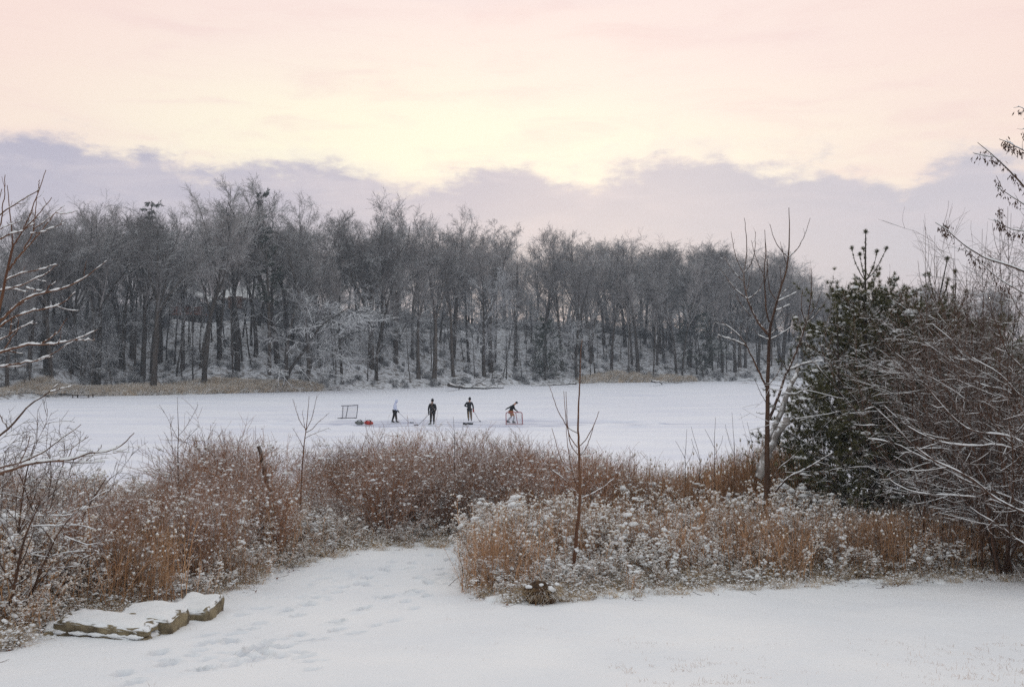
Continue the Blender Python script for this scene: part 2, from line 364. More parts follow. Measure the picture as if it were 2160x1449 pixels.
def walk(tr, rng, step=.52, dp=.05):
    pts = np.array([gp(*p) for p in tr]); seg = np.linalg.norm(np.diff(pts[:, :2], axis=0), axis=1); cs = np.concatenate([[0], np.cumsum(seg)])
    s = 0; i = 0
    while s < cs[-1]:
        x = np.interp(s, cs, pts[:, 0]); y = np.interp(s, cs, pts[:, 1]); x2 = np.interp(s + .1, cs, pts[:, 0]); y2 = np.interp(s + .1, cs, pts[:, 1])
        a = math.atan2(y2 - y + 1e-9, x2 - x); sd_ = .11 * (1 if i % 2 else -1)
        if rng.uniform() < .86:
            print_at(x - math.sin(a) * sd_ + rng.normal(0, .05), y + math.cos(a) * sd_ + rng.normal(0, .05), a + rng.normal(0, .25), dp=dp * rng.uniform(.5, 1.2), ln=rng.uniform(.12, .17))
        s += step * rng.uniform(.8, 1.2); i += 1
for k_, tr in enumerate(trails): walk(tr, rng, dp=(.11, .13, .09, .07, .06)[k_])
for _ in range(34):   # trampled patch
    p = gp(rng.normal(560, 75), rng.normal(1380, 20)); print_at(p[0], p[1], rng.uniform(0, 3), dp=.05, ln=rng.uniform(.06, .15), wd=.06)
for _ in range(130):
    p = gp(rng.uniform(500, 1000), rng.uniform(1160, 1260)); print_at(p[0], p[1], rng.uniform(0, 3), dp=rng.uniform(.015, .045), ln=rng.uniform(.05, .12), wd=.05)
g = Geo(); ny, nx = GX.shape; ii = np.arange(ny - 1)[:, None] * nx + np.arange(nx - 1)[None]
g.add(np.stack([GX, GY, GZ], -1), np.stack([ii, ii + 1, ii + nx + 1, ii + nx], -1).reshape(-1, 4), 0, True)
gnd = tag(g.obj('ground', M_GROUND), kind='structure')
att = gnd.data.attributes.new('print_tint', 'FLOAT', 'POINT'); att.data.foreach_set('value', TR.ravel().astype(np.float32))

# ------------------------------------------------------------------ the frozen lake
M_ICE = mat('lake_snow', SNOWC, .7, .15); N_, L_, b = nodes(M_ICE)
t = N_.new('ShaderNodeTexCoord'); mpn = N_.new('ShaderNodeMapping'); mpn.inputs['Scale'].default_value = (.10, .35, 1); L_.new(t.outputs['Object'], mpn.inputs[0])
n = N_.new('ShaderNodeTexNoise'); n.inputs['Scale'].default_value = 1.; n.inputs['Detail'].default_value = 8; L_.new(mpn.outputs[0], n.inputs['Vector'])
r_ = N_.new('ShaderNodeValToRGB'); r_.color_ramp.elements[0].position = .3; r_.color_ramp.elements[0].color = (.75, .775, .885, 1)
r_.color_ramp.elements[1].position = .6; r_.color_ramp.elements[1].color = (.86, .875, .94, 1); L_.new(n.outputs[0], r_.inputs[0])
at = N_.new('ShaderNodeAttribute'); at.attribute_name = 'cleared'
mm = N_.new('ShaderNodeMix'); mm.data_type = 'RGBA'; L_.new(at.outputs['Fac'], mm.inputs[0]); L_.new(r_.outputs[0], mm.inputs[6]); mm.inputs[7].default_value = (.52, .55, .68, 1)
L_.new(mm.outputs[2], b.inputs['Base Color'])
ax = axis((-340, -60, 20), (-60, -24, 2), (-24, 12, .18), (12, 60, 2), (60, 340, 20)); ay = axis((31, 60, 1.5), (60, 90, .18), (90, 230, 3))
AX, AY = np.meshgrid(ax, ay)
cx, cy = -4.0, 74.0
q = np.sqrt(((AX - cx) / 13.0) ** 2 + ((AY - cy) / 5.0) ** 2) + .30 * vnoise(AX, AY * 2, 3., 11) + .16 * vnoise(AX, AY * 2, .9, 12)
clr = np.clip((1.0 - q) / .25, 0, 1) * np.clip(.55 + .6 * vnoise(AX, AY * 2.5, 1.3, 13), .1, 1)
for (x0, y0, x1, y1, ww) in ((-22, 77, -14, 75.5, .3), (9, 72.5, 17, 73.5, .5), (-23, 79, -15, 78, .25)):
    tt = np.clip(((AX - x0) * (x1 - x0) + (AY - y0) * (y1 - y0)) / ((x1 - x0) ** 2 + (y1 - y0) ** 2), 0, 1)
    dd = np.hypot(AX - x0 - tt * (x1 - x0), AY - y0 - tt * (y1 - y0)); clr = np.maximum(clr, np.exp(-(dd / ww) ** 2) * (.5 + .5 * vnoise(AX, AY, .8, 5)))
AZ = -.045 * np.clip((1 - q) / .15, 0, 1) + .10 * np.exp(-((q - 1.07) / .09) ** 2) * (.6 + .6 * vnoise(AX, AY, .7, 14)) + .012 * vnoise(AX, AY, .5, 15) * (np.abs(AX) < 40)
g = Geo(); ny, nx = AX.shape; ii = np.arange(ny - 1)[:, None] * nx + np.arange(nx - 1)[None]
g.add(np.stack([AX, AY, AZ], -1), np.stack([ii, ii + 1, ii + nx + 1, ii + nx], -1).reshape(-1, 4), 0, True)
lake = tag(g.obj('lake', M_ICE), kind='structure')
att = lake.data.attributes.new('cleared', 'FLOAT', 'POINT'); att.data.foreach_set('value', clr.ravel().astype(np.float32))

# ------------------------------------------------------------------ far bank
bx = axis((-300, -80, 12), (-80, 120, 1.3), (120, 400, 12)); bv = axis((-1, 0, 1), (0, 8, .6), (8, 60, 2), (60, 400, 14))
BX, BV = np.meshgrid(bx, bv); BY = shore(BX) + BV + .8 * np.sin(BX * .35) * (BV < 20) + .5 * np.sin(BX * 1.1)
BZ = fz(BX, shore(BX) + BV) + .25 * vnoise(BX, BY, 3, 21) * np.clip(BV / 3, 0, 1); BZ[0] = -.5
g = Geo(); ny, nx = BX.shape; ii = np.arange(ny - 1)[:, None] * nx + np.arange(nx - 1)[None]
g.add(np.stack([BX, BY, BZ], -1), np.stack([ii, ii + 1, ii + nx + 1, ii + nx], -1).reshape(-1, 4), 0, True)
tag(g.obj('hillside', M_BANK), kind='structure')
# ------------------------------------------------------------------ trees of the far wood
def tall_tree(seed, H=20., r=.34, fork=3, spread=1., limbs=9, low=.5, dens=1.0, lean=0.):
    rng = np.random.default_rng(seed)
    T = path(np.array([[0, 0, -.4]]), nrm(np.array([[rng.normal(0, .03) + lean, rng.normal(0, .03), 1.]])), np.array([H * .93]), 14, rng, .03, .035)
    TR = (r * np.linspace(1, .10, 14) ** .9)[None]; TR[0, 0] *= 1.25
    gt = Geo(); tube(gt, T, TR, 6)
    mains = [(T, TR)]
    if fork:
        Q, q = kids(T, TR, rng, fork, .42, .66, 22 * spread, 5, .56, 10, .07, .045, .62, .18)
        tube(gt, Q, q, 5); mains.append((Q, q))
    gc = Geo(); Ls = []
    for (A, B), n_, t0, lf in zip(mains, (limbs, max(5, limbs - 3)), (low, .25), (.24, .36)):
        Ls.append(kids(A, B, rng, n_, t0, .99, 39 * spread, 8, lf * 1.05 * spread, 8, .045, .06, .55, .25, prof=lambda t: 1.40 - .85 * t, rmin=.02))
    for a, b in Ls: tube(gc, a, b, 4)
    A = np.concatenate([a for a, _ in Ls]); B = np.concatenate([b for _, b in Ls])
    C, c = kids(A, B, rng, int(7 * dens), .2, 1, 36, 10, .48, 5, .03, .09, .6, .4, rmin=.016); tube(gc, C, c, 3)
    E, e = kids(C, c, rng, 6, .15, 1, 34, 10, .52, 4, .02, .10, .65, .6, rmin=.0105); tube(gc, E, e, 3)
    G_, g_ = kids(E, e, rng, 4, .2, 1, 32, 10, .62, 3, .015, .09, .8, .7, rmin=.0075); tube(gc, G_, g_, 3)
    return gt, gc
def oak_tree(seed, H=20., r=.36):
    rng = np.random.default_rng(seed)
    T = path(np.array([[0, 0, -.4]]), np.array([[.03, 0, 1.]]), np.array([H * .52]), 8, rng, .02, .03); TR = (r * np.linspace(1, .75, 8))[None]
    gt = Geo(); tube(gt, T, TR, 7)
    Q, q = kids(T, TR, rng, 7, .62, 1., 44, 12, .85, 10, .055, .13, .52, .22, flat=.3); tube(gt, Q, q, 5)
    Q2, q2 = kids(T, TR, rng, 3, .93, 1., 14, 8, .80, 9, .03, .12, .6, .22); tube(gt, Q2, q2, 5)
    Q = [(Q, q), (Q2, q2)]; gc = Geo()
    Ls = [kids(a, b, rng, 8, .25, 1, 48, 12, .42, 7, .06, .16, .6, .3, rmin=.022) for a, b in Q]
    A = np.concatenate([a for a, _ in Ls]); B = np.concatenate([b for _, b in Ls]); tube(gc, A, B, 4)
    C, c = kids(A, B, rng, 7, .2, 1, 42, 12, .5, 5, .04, .16, .6, .4, rmin=.016); tube(gc, C, c, 3)
    E, e = kids(C, c, rng, 6, .15, 1, 40, 14, .5, 4, .03, .16, .65, .6, rmin=.013); tube(gc, E, e, 3)
    G_, g_ = kids(E, e, rng, 3, .2, 1, 36, 14, .6, 3, .02, .16, .8, .7, rmin=.011); tube(gc, G_, g_, 3)
    return gt, gc
def under_tree(seed, H=10., r=.13, lean=.06, stems=1):
    rng = np.random.default_rng(seed)
    S = np.zeros((stems, 3)); S[:, 2] = -.3
    d = nrm(np.stack([rng.normal(lean, .10, stems), rng.normal(-.05, .10, stems), np.ones(stems)], -1))
    T = path(S, d, H * rng.uniform(.75, .95, stems), 12, rng, .02, .09); TR = r * np.linspace(1, .15, 12)[None] * rng.uniform(.7, 1, (stems, 1))
    gt = Geo(); tube(gt, T, TR, 5); gc = Geo()
    A, B = kids(T, TR, rng, 13, .12, .98, 66, 12, .42, 8, -.005, .12, .5, .25, flat=.6, prof=lambda t: 1.25 - .8 * t, rmin=.016); tube(gc, A, B, 4)
    C, c = kids(A, B, rng, 8, .12, 1, 42, 12, .45, 5, .0, .13, .6, .4, flat=.5, rmin=.014); tube(gc, C, c, 3)
    E, e = kids(C, c, rng, 7, .1, 1, 42, 12, .5, 4, -.01, .14, .7, .6, flat=.5, rmin=.010); tube(gc, E, e, 3)
    if stems == 1:
        G_, g_ = kids(E, e, rng, 4, .15, 1, 40, 12, .6, 3, -.01, .14, .8, .7, flat=.5, rmin=.008); tube(gc, G_, g_, 3)
    return gt, gc
def pole_tree(seed, H=11., r=.095):
    rng = np.random.default_rng(seed)
    T = path(np.array([[0, 0, -.3]]), nrm(np.array([[rng.normal(0, .06), 0, 1.]])), np.array([H * .96]), 12, rng, .02, .05); TR = (r * np.linspace(1, .2, 12))[None]
    gt = Geo(); tube(gt, T, TR, 5); gc = Geo()
    A, B = kids(T, TR, rng, 14, .22, .98, 50, 12, .20, 6, .04, .12, .45, .3, rmin=.014); tube(gc, A, B, 3)
    C, c = kids(A, B, rng, 5, .15, 1, 40, 12, .5, 4, .02, .14, .7, .5, rmin=.012); tube(gc, C, c, 3)
    E, e = kids(C, c, rng, 3, .15, 1, 40, 12, .55, 3, .0, .14, .8, .6, rmin=.011); tube(gc, E, e, 3)
    return gt, gc
def needles_far(g, P, rng, n, L_=.35, wd=.035):
    M = len(P); t = rng.uniform(.1, 1, (M, n)); S, d = at_t(P, t); S = S.reshape(-1, 3); d = d.reshape(-1, 3)
    dr = nrm(d + rng.normal(0, .8, d.shape) + [0, 0, -.25]); s = nrm(np.cross(dr, rng.normal(0, 1, d.shape))) * wd
    ln = L_ * rng.uniform(.5, 1.1, (len(S), 1)); V = np.stack([S - s, S + s, S + dr * ln + s * .3], 1); g.add(V, np.arange(len(S) * 3).reshape(-1, 3))
def far_conifer(seed, H=20., r=.25, low=.3, wide=.16, gappy=.4):
    rng = np.random.default_rng(seed)
    T = path(np.array([[0, 0, -.4]]), np.array([[0., 0, 1.]]), np.array([H]), 12, rng, .03, .02); TR = (r * np.linspace(1, .08, 12))[None]
    gt = Geo(); tube(gt, T, TR, 6); gc = Geo()
    A, B = kids(T, TR, rng, 46, low, .99, 72, 12, wide, 7, .01, .08, .3, .3, prof=lambda t: (1.25 - t) * (1 + gappy * np.sin(t * 40)), rmin=.02, grav=.15); tube(gc, A, B, 3)
    C, c = kids(A, B, rng, 7, .2, 1, 45, 10, .42, 4, .0, .1, .6, .4, flat=.6, rmin=.013); tube(gc, C, c, 3)
    needles_far(gc, C, rng, 16); needles_far(gc, A, rng, 14)
    return gt, gc
KINDS = {}
def reg(kind, builder, seeds, H, mt, mc, **kw):
    for s in seeds:
        gt, gc = builder(s, H=H, **kw)
        zm = max(float(np.percentile(v[:, 2] if v.ndim == 2 else v.reshape(-1, 3)[:, 2], 99.7)) for v in gc.V + gt.V)
        for q_ in (gt, gc): q_.V = [v * (H / zm) for v in q_.V]
        KINDS.setdefault(kind, []).append((gt.mesh('trunk', [mt]), gc.mesh('crown', [mc]), H))
reg('tall', tall_tree, (1, 2, 3, 4), 20., M_FAR, M_FARTOP)
reg('tall', tall_tree, (5, 6), 20., M_FAR, M_FARTOP, fork=2, spread=.8, limbs=11)
reg('slim', tall_tree, (7, 8, 9), 20., M_FAR, M_FARTOP, fork=1, spread=.8, r=.17, limbs=12, low=.42)
reg('bushy', tall_tree, (11, 12, 13), 20., M_FAR, M_FARTOP, fork=4, spread=1.15, limbs=10, low=.44, dens=1.2)
reg('snowbushy', tall_tree, (14, 15, 16), 20., M_FAR, M_FARSNOW, fork=3, spread=1.15, limbs=13, low=.16, dens=1.1)
reg('oak', oak_tree, (21, 22), 20., M_FAR, M_FARTOP)
reg('under', under_tree, (31, 32, 33), 10., M_FAR, M_FARSNOW)
reg('under', under_tree, (34, 35), 10., M_FAR, M_FARSNOW, lean=-.08, stems=1)
reg('clump', under_tree, (36, 37), 10., M_FAR, M_FARSNOW, stems=4, r=.11, lean=0.)
reg('pole', pole_tree, (41, 42, 43), 11., M_FAR, M_FARSNOW)
reg('pine', far_conifer, (51,), 20., M_FAR, M_EVER, low=.4, wide=.12, gappy=.45)
reg('fir', far_conifer, (52, 53), 9., M_FAR, M_EVER, r=.1, low=.08, wide=.32, gappy=.3)

SKY = [(-150, 480), (0, 470), (60, 455), (130, 428), (200, 418), (245, 440), (300, 436), (340, 422), (400, 432), (440, 392), (480, 388), (540, 400), (580, 392), (620, 425), (655, 440), (690, 500), (720, 495),
       (760, 430), (810, 415), (870, 432), (905, 465), (950, 437), (1000, 455), (1050, 470), (1100, 488), (1140, 482), (1180, 470), (1225, 492), (1290, 497), (1340, 502), (1400, 512), (1480, 507), (1550, 512),
       (1600, 522), (1650, 543), (1700, 562), (1750, 588), (1780, 606), (1850, 592), (1950, 595), (2300, 600)]
def sky_at(px): return float(np.interp(px, [a for a, _ in SKY], [b for _, b in SKY]))
def where(px, v):
    for lim, s in ((110, 'far left'), (330, 'left of the house'), (560, 'beside the house'), (720, 'above the reeds\' right end'),
                   (870, 'behind the white-clad player'), (1040, 'behind the black-clad players'), (1200, 'behind the red net'), (1440, 'above the tan far-shore brush'),
                   (1640, 'right part of the wood'), (1800, 'right end of the wood'), (9999, 'beyond the near pines')):
        if px < lim: break
    row = 'at the shoreline' if v < 5 else ('low on the bank' if v < 14 else ('mid-slope' if v < 32 else 'on the hilltop'))
    return row + ', ' + s
DESC = {'tall': ('bare_tree', 'tall bare forked tree', 'tall bare trees of the far wood'),
        'slim': ('slender_tree', 'slender straight bare tree', 'slender bare trees of the far wood'),
        'bushy': ('broad_tree', 'broad twiggy bare tree', 'broad bare trees of the far wood'),
        'snowbushy': ('snowy_tree', 'grey snow-dusted low-crowned tree', 'snow-dusted trees of the far wood'),
        'oak': ('oak_tree', 'spreading arching oak', 'spreading oaks of the far wood'),
        'under': ('understorey_tree', 'low tree with layered snowy twigs', 'low snowy trees under the far wood'),
        'clump': ('clump_tree', 'many-stemmed low snowy tree', 'many-stemmed low trees on the far bank'),
        'pole': ('young_tree', 'thin young snowy tree', 'thin young trees of the far wood'),
        'pine': ('pine_tree', 'tall ragged dark pine', 'tall pines of the far wood'),
        'fir': ('fir_tree', 'dark low evergreen dusted with snow', 'low evergreens on the far bank')}
rt = random.Random(5)
def rv0(px): return float(np.interp(px, [-150, 0, 60, 440, 600, 668, 700], [3, 3.5, 5, 8, 5, 2, 0]))   # depth of the reed bed
def put_tree(px, v, top, kind, wid=1., label=None, var=None, rz=None):
    # distance where the ray of this column meets shore + v
    d = 150.
    for _ in range(12): d = float(shore((px - 1080) / F * d)) + v
    x = (px - 1080) / F * d; z = float(fz(x, d)); H = CAMZ + (HOR - top) / F * d - z
    pr = KINDS[kind]; tm, cm, h0 = pr[rt.randrange(len(pr)) if var is None else var % len(pr)]
    nm, ds, grp = DESC[kind]; s = H / h0
    r = empty(nm, (x, d, z - .05), rt.uniform(0, 6.28) if rz is None else rz, (s * wid, s * wid, s))
    lb = label or (ds + ' ' + where(px, v))
    tag(r, lb, 'tree', None if label else grp)
    a = bpy.data.objects.new('trunk', tm); COL.objects.link(a); a.parent = r
    c = bpy.data.objects.new('crown', cm); COL.objects.link(c); c.parent = r
    return r
# landmark trees first
for (px, v, top, kind, wid, lb) in [
    (205, 9, 414, 'bushy', 1.0, None), (150, 12, 424, 'bushy', 1., None), (110, 6, 432, 'bushy', .9, None), (60, 12, 455, 'bushy', .9, None), (15, 7, 468, 'tall', .9, None), (-40, 9, 470, 'bushy', 1, None),
    (90, 28, 445, 'bushy', 1, None), (180, 30, 425, 'bushy', 1, None),
    (255, 16, 436, 'tall', .9, None), (300, 10, 430, 'bushy', 1., None),
    (322, 2.5, 424, 'bushy', 1.1, 'thick dark forked tree at the near edge of the wood, left of the house'),
    (338, 20, 426, 'pine', 1.2, 'dark ragged pine crown standing over the left end of the house'),
    (385, 14, 432, 'tall', 1., None), (430, 6, 405, 'tall', .95, None), (462, 16, 384, 'tall', 1.05, 'tallest bare tree, standing over the snowy roof of the house'),
    (500, 12, 400, 'tall', 1., None), (530, 22, 402, 'slim', 1.2, None),
    (568, 10, 400, 'pine', 1., 'tall ragged pine with snow on its gappy boughs, right of the house'), (585, 14, 388, 'tall', 1.1, None), (612, 22, 408, 'tall', 1, None),
    (655, 14, 432, 'slim', 1.2, None), (640, 24, 450, 'slim', 1., None), (590, 4, 610, 'under', 1.3, 'broad low leaning tree white with snow, right of the house near the water'),
    (705, 8, 483, 'slim', .9, 'slim crooked tree with a small top, alone in the gap of the wood'),
    (785, 10, 414, 'oak', 1.0, 'largest spreading oak, arching above the player in white'), (835, 12, 425, 'oak', .95, 'spreading oak just right of the largest one'), (870, 16, 448, 'bushy', .8, None),
    (955, 14, 436, 'tall', .95, 'tall narrow-topped tree rising above the two players in black'), (1005, 18, 458, 'slim', 1.2, None), (1035, 8, 472, 'tall', 1., None), (1090, 16, 478, 'bushy', .9, None),
    (1022, 6, 560, 'snowbushy', 1.2, None), (1150, 14, 484, 'tall', 1., None), (1185, 9, 468, 'bushy', .95, 'fan-shaped tree standing above the thin sapling'), (1225, 18, 490, 'tall', 1, None),
    (1150, 3, 668, 'fir', 1.0, 'low dark evergreen dusted with snow behind the red hockey net'), (1215, 2, 640, 'under', 1.4, None),
    (1290, 10, 496, 'bushy', 1, None), (1345, 8, 500, 'bushy', 1, None), (1400, 14, 511, 'bushy', 1, None), (1455, 9, 511, 'bushy', 1., None), (1500, 12, 503, 'bushy', 1, None), (1550, 8, 511, 'bushy', 1., None),
    (1600, 9, 522, 'bushy', 1, None), (1650, 10, 542, 'bushy', 1, None), (1695, 8, 562, 'bushy', 1, None), (1740, 9, 585, 'bushy', 1, None), (1470, 5, 640, 'fir', 1.3, None)]:
    put_tree(px, v, top, kind, wid, lb)
for i in range(56):    # the body of the wood
    px = -120 + 1900 * (i + rt.random()) / 56; v = rt.uniform(8, 50)
    kd = rt.choice(['tall', 'tall', 'slim', 'bushy'] if px < 1200 else ['bushy', 'bushy', 'tall'])
    if 350 < px < 530: kd = 'slim'
    put_tree(px, v, sky_at(px) + rt.uniform(8, 60), kd, rt.uniform(.9, 1.2))
for i in range(72):
    px = -120 + 1900 * (i + rt.random()) / 72; v = rt.uniform(18, 60)
    if 350 < px < 540 and v < 45: v += 45
    put_tree(px, v, sky_at(px) + rt.uniform(70, 170), rt.choice(['snowbushy', 'snowbushy', 'snowbushy', 'slim']), rt.uniform(1.1, 1.5))
for i in range(26):
    px = -120 + 1920 * (i + rt.random()) / 46
    if 360 < px < 545: continue
    v = rt.uniform(5, 30) + rv0(px); put_tree(px, v, rt.uniform(590, 690), rt.choice(['under', 'under', 'clump']), rt.uniform(1., 1.4))
for i in range(125):
    px = -120 + 1900 * (i + rt.random()) / 125; put_tree(px, rt.uniform(1, 30) + rv0(px), rt.uniform(590, 700), 'pole', rt.uniform(.8, 1.2))
for i in range(24):    # the rounded right shoulder of the wood
    px = 1210 + 590 * (i + rt.random()) / 24
    put_tree(px, rt.uniform(10, 45), sky_at(px) + rt.uniform(0, 16), 'bushy', rt.uniform(1.2, 1.45))
for i in range(34):    # low growth along the crest
    px = -100 + 1880 * (i + rt.random()) / 34
    if 360 < px < 530: continue
    put_tree(px, rt.uniform(34, 70), rt.uniform(570, 625) + max(0, px - 1400) * .05, rt.choice(['under', 'clump']), rt.uniform(1.2, 1.6))
for i in range(40):    # dark trunks along the front of the wood
    px = -100 + 1800 * (i + rt.random()) / 40; v = rt.uniform(2, 14) + rv0(px)
    put_tree(px, v, sky_at(px) + rt.uniform(15, 70), rt.choice(['tall', 'slim', 'tall']), rt.uniform(.8, 1.))
for i in range(64):    # rows behind the crest close the wood
    px = -140 + 1960 * (i + rt.random()) / 64; v = rt.uniform(50, 105)
    put_tree(px, v, sky_at(px) + rt.uniform(25, 120), rt.choice(['tall', 'snowbushy', 'snowbushy', 'bushy']), rt.uniform(1.1, 1.6))
for i in range(14):
    px = 1790 + 480 * (i + rt.random()) / 14; put_tree(px, rt.uniform(3, 40), sky_at(px) + rt.uniform(0, 40), rt.choice(['bushy', 'snowbushy']), 1.3)

for px, v, top in ((352, 20, 560), (372, 12, 520), (398, 24, 500), (424, 16, 540), (446, 26, 500), (476, 22, 530), (492, 9, 560), (512, 26, 480), (530, 14, 540), (408, 8, 600)):
    put_tree(px, v, top, 'pole' if top > 510 else 'slim', 1.1)
# ------------------------------------------------------------------ scattering for uncountable growth (stuff)
def scatter(name, protos, pts, rot, scl, idx, label, tilt=None):
    """one object: points that carry copies of a few tufts"""
    c = bpy.data.collections.new(name + '_kinds')
    for p in protos: c.objects.link(p)
    me = bpy.data.meshes.new(name); me.vertices.add(len(pts)); me.vertices.foreach_set('co', np.asarray(pts, np.float32).ravel())
    if tilt is None: tilt = np.zeros((len(pts), 2))
    rv = np.concatenate([tilt, np.asarray(rot)[:, None]], 1).astype(np.float32)
    a = me.attributes.new('rv', 'FLOAT_VECTOR', 'POINT'); a.data.foreach_set('vector', rv.ravel())
    a = me.attributes.new('sv', 'FLOAT_VECTOR', 'POINT'); a.data.foreach_set('vector', np.asarray(scl, np.float32).ravel())
    a = me.attributes.new('pi', 'INT', 'POINT'); a.data.foreach_set('value', np.asarray(idx, np.int32))
    o = bpy.data.objects.new(name, me); COL.objects.link(o)
    ng = bpy.data.node_groups.new(name, 'GeometryNodeTree')
    ng.interface.new_socket('Geometry', in_out='INPUT', socket_type='NodeSocketGeometry'); ng.interface.new_socket('Geometry', in_out='OUTPUT', socket_type='NodeSocketGeometry')
    gi = ng.nodes.new('NodeGroupInput'); go = ng.nodes.new('NodeGroupOutput'); ip = ng.nodes.new('GeometryNodeInstanceOnPoints'); ci = ng.nodes.new('GeometryNodeCollectionInfo')
    ci.inputs['Collection'].default_value = c; ci.inputs['Separate Children'].default_value = True; ci.inputs['Reset Children'].default_value = True
    def na(nm, ty):
        n = ng.nodes.new('GeometryNodeInputNamedAttribute'); n.data_type = ty; n.inputs['Name'].default_value = nm; return n.outputs['Attribute']
    e2r = ng.nodes.new('FunctionNodeEulerToRotation'); ng.links.new(na('rv', 'FLOAT_VECTOR'), e2r.inputs[0])
    ng.links.new(gi.outputs[0], ip.inputs['Points']); ng.links.new(ci.outputs[0], ip.inputs['Instance']); ip.inputs['Pick Instance'].default_value = True
    ng.links.new(na('pi', 'INT'), ip.inputs['Instance Index']); ng.links.new(e2r.outputs[0], ip.inputs['Rotation']); ng.links.new(na('sv', 'FLOAT_VECTOR'), ip.inputs['Scale'])
    ng.links.new(ip.outputs[0], go.inputs[0])
    md = o.modifiers.new('tufts', 'NODES'); md.node_group = ng
    return tag(o, label, None, None, 'stuff')
def blades(g, rng, n, rad, h, wd=.006, lean=.35, droop=.5, m=0, npts=4):
    S = np.stack([rng.normal(0, rad, n), rng.normal(0, rad, n), np.full(n, -.05)], -1)
    d = nrm(np.stack([rng.normal(0, lean, n), rng.normal(0, lean, n), np.ones(n)], -1))
    Q = path(S, d, h * rng.uniform(.5, 1.1, n), npts, rng, 0, .06, droop); tube(g, Q, wd * np.linspace(1, .3, npts)[None] * rng.uniform(.6, 1.2, (n, 1)), 3, m)
    return Q
# reeds along the left far shore and tan brush on the right
protos = []
for s in range(4):
    rr = np.random.default_rng(60 + s); g = Geo(); blades(g, rr, 150, .35, 1.0, .022, .5, 1.3); protos.append(g.obj('reed_tuft', M_REED, link=False))
brushp = []
for s in range(3):
    gt, gc = under_tree(70 + s, H=1.6, r=.03, lean=0, stems=5); g = Geo(); g.V = gc.V; g.Fq = gc.Fq; g.n = gc.n; brushp.append(g.obj('brush_tuft', M_FARSNOW, link=False))
pts, rot, sc_l, ix = [], [], [], []
rg = np.random.default_rng(99)
def bank_pt(px, v):
    d = 140.
    for _ in range(10): d = float(shore((px - 1080) / F * d)) + v
    x = (px - 1080) / F * d; return x, d, float(fz(x, d))
for _ in range(2600):
    px = rg.uniform(-100, 668); vmax = rv0(px); v = rg.uniform(.0, 1) ** .8 * vmax
    if 105 < px < 195 and v < 1.2: continue
    pts.append(bank_pt(px, v)); sc_l.append([rg.uniform(.9, 1.2)] * 2 + [rg.uniform(.6, 1.05)])
for _ in range(420):
    px = rg.uniform(1225, 1460); v = rg.uniform(0, 1) * np.interp(px, [1225, 1300, 1460], [2, 6, 1.2]); pts.append(bank_pt(px, v)); sc_l.append([rg.uniform(.9, 1.3)] * 2 + [rg.uniform(.5, 1.2)])
n_ = len(pts); scatter('bank_reeds', protos, np.array(pts), rg.uniform(0, 6.28, n_), np.array(sc_l), rg.integers(0, 4, n_), 'snow-bent tan reeds along the far shore')
pts, sc_l = [], []
for _ in range(620):
    px = rg.uniform(-100, 1900); v = rg.uniform(0, 1) ** 1.3 * 34 + .5 + rv0(px)
    if 340 < px < 540 and v > 26: continue
    pts.append(bank_pt(px, v)); s = rg.uniform(.35, 1.0); sc_l.append([s * 1.2, s * 1.2, s])
for _ in range(520):
    px = rg.uniform(-120, 1850)
    if 340 < px < 540: continue
    pts.append(bank_pt(px, rg.uniform(32, 75))); s = rg.uniform(1.3, 2.6); sc_l.append([s * 1.2, s * 1.2, s])
n_ = len(pts); scatter('bank_brush', brushp, np.array(pts), rg.uniform(0, 6.28, n_), np.array(sc_l), rg.integers(0, 3, n_), 'low snowy brush under the trees of the far bank')
# ------------------------------------------------------------------ house on the hill
def box(g, c, s, m=0, rz=0.):
    x, y, z = s[0] / 2, s[1] / 2, s[2] / 2
    V = np.array([[a * x, b_ * y, c_ * z] for a in (-1, 1) for b_ in (-1, 1) for c_ in (-1, 1)], float)
    if rz: cs, sn = math.cos(rz), math.sin(rz); V = np.stack([V[:, 0] * cs - V[:, 1] * sn, V[:, 0] * sn + V[:, 1] * cs, V[:, 2]], -1)
    g.add(V + np.array(c), [[0, 1, 3, 2], [4, 6, 7, 5], [0, 4, 5, 1], [2, 3, 7, 6], [0, 2, 6, 4], [1, 5, 7, 3]], m)
M_SIDING = mat('siding', (.36, .37, .40)); noisy(M_SIDING, (.30, .31, .34), (.38, .39, .42), .6, stretch=(1, 1, 12))
M_GABLE = mat('gable_boards', (.14, .16, .18)); M_GLASS = mat('window_glass', (.03, .035, .045), .1, .6); M_TRIM = mat('trim', (.13, .07, .05))
M_DECK = mat('deck_wood', (.22, .085, .055)); M_DARK = mat('under_deck', (.05, .05, .052)); M_FRAME = mat('window_frame', (.5, .5, .5))
HB = P3(405, 690, 163.); hz = float(fz(HB[0], HB[1])); u = 163. / F     # metres per photo pixel here
hs = empty('house', (HB[0], HB[1], hz)); tag(hs, 'grey house with snowy gable roofs and red-brown deck among the trees', 'house')
Hx = lambda px: (px - 405) * u
Hz = lambda py: CAMZ - (py - HOR) * u - hz
g = Geo()
def prism(g, x0, x1, z0, zt, y0, y1, peak=None, zp=None):      # wall block with a gable facing the lake
    if peak is None: box(g, ((x0 + x1) / 2, (y0 + y1) / 2, (z0 + zt) / 2), (x1 - x0, y1 - y0, zt - z0)); return
    P_ = [(x0, z0), (x1, z0), (x1, zt), (peak, zp), (x0, zt)]
    V = [(x, y0, z) for x, z in P_] + [(x, y1, z) for x, z in P_]
    g.add(V, [[0, 1, 2, 4], [5, 9, 7, 6], [0, 5, 6, 1], [1, 6, 7, 2], [0, 4, 9, 5]]); g.add(V, [[2, 3, 4], [7, 9, 8]])
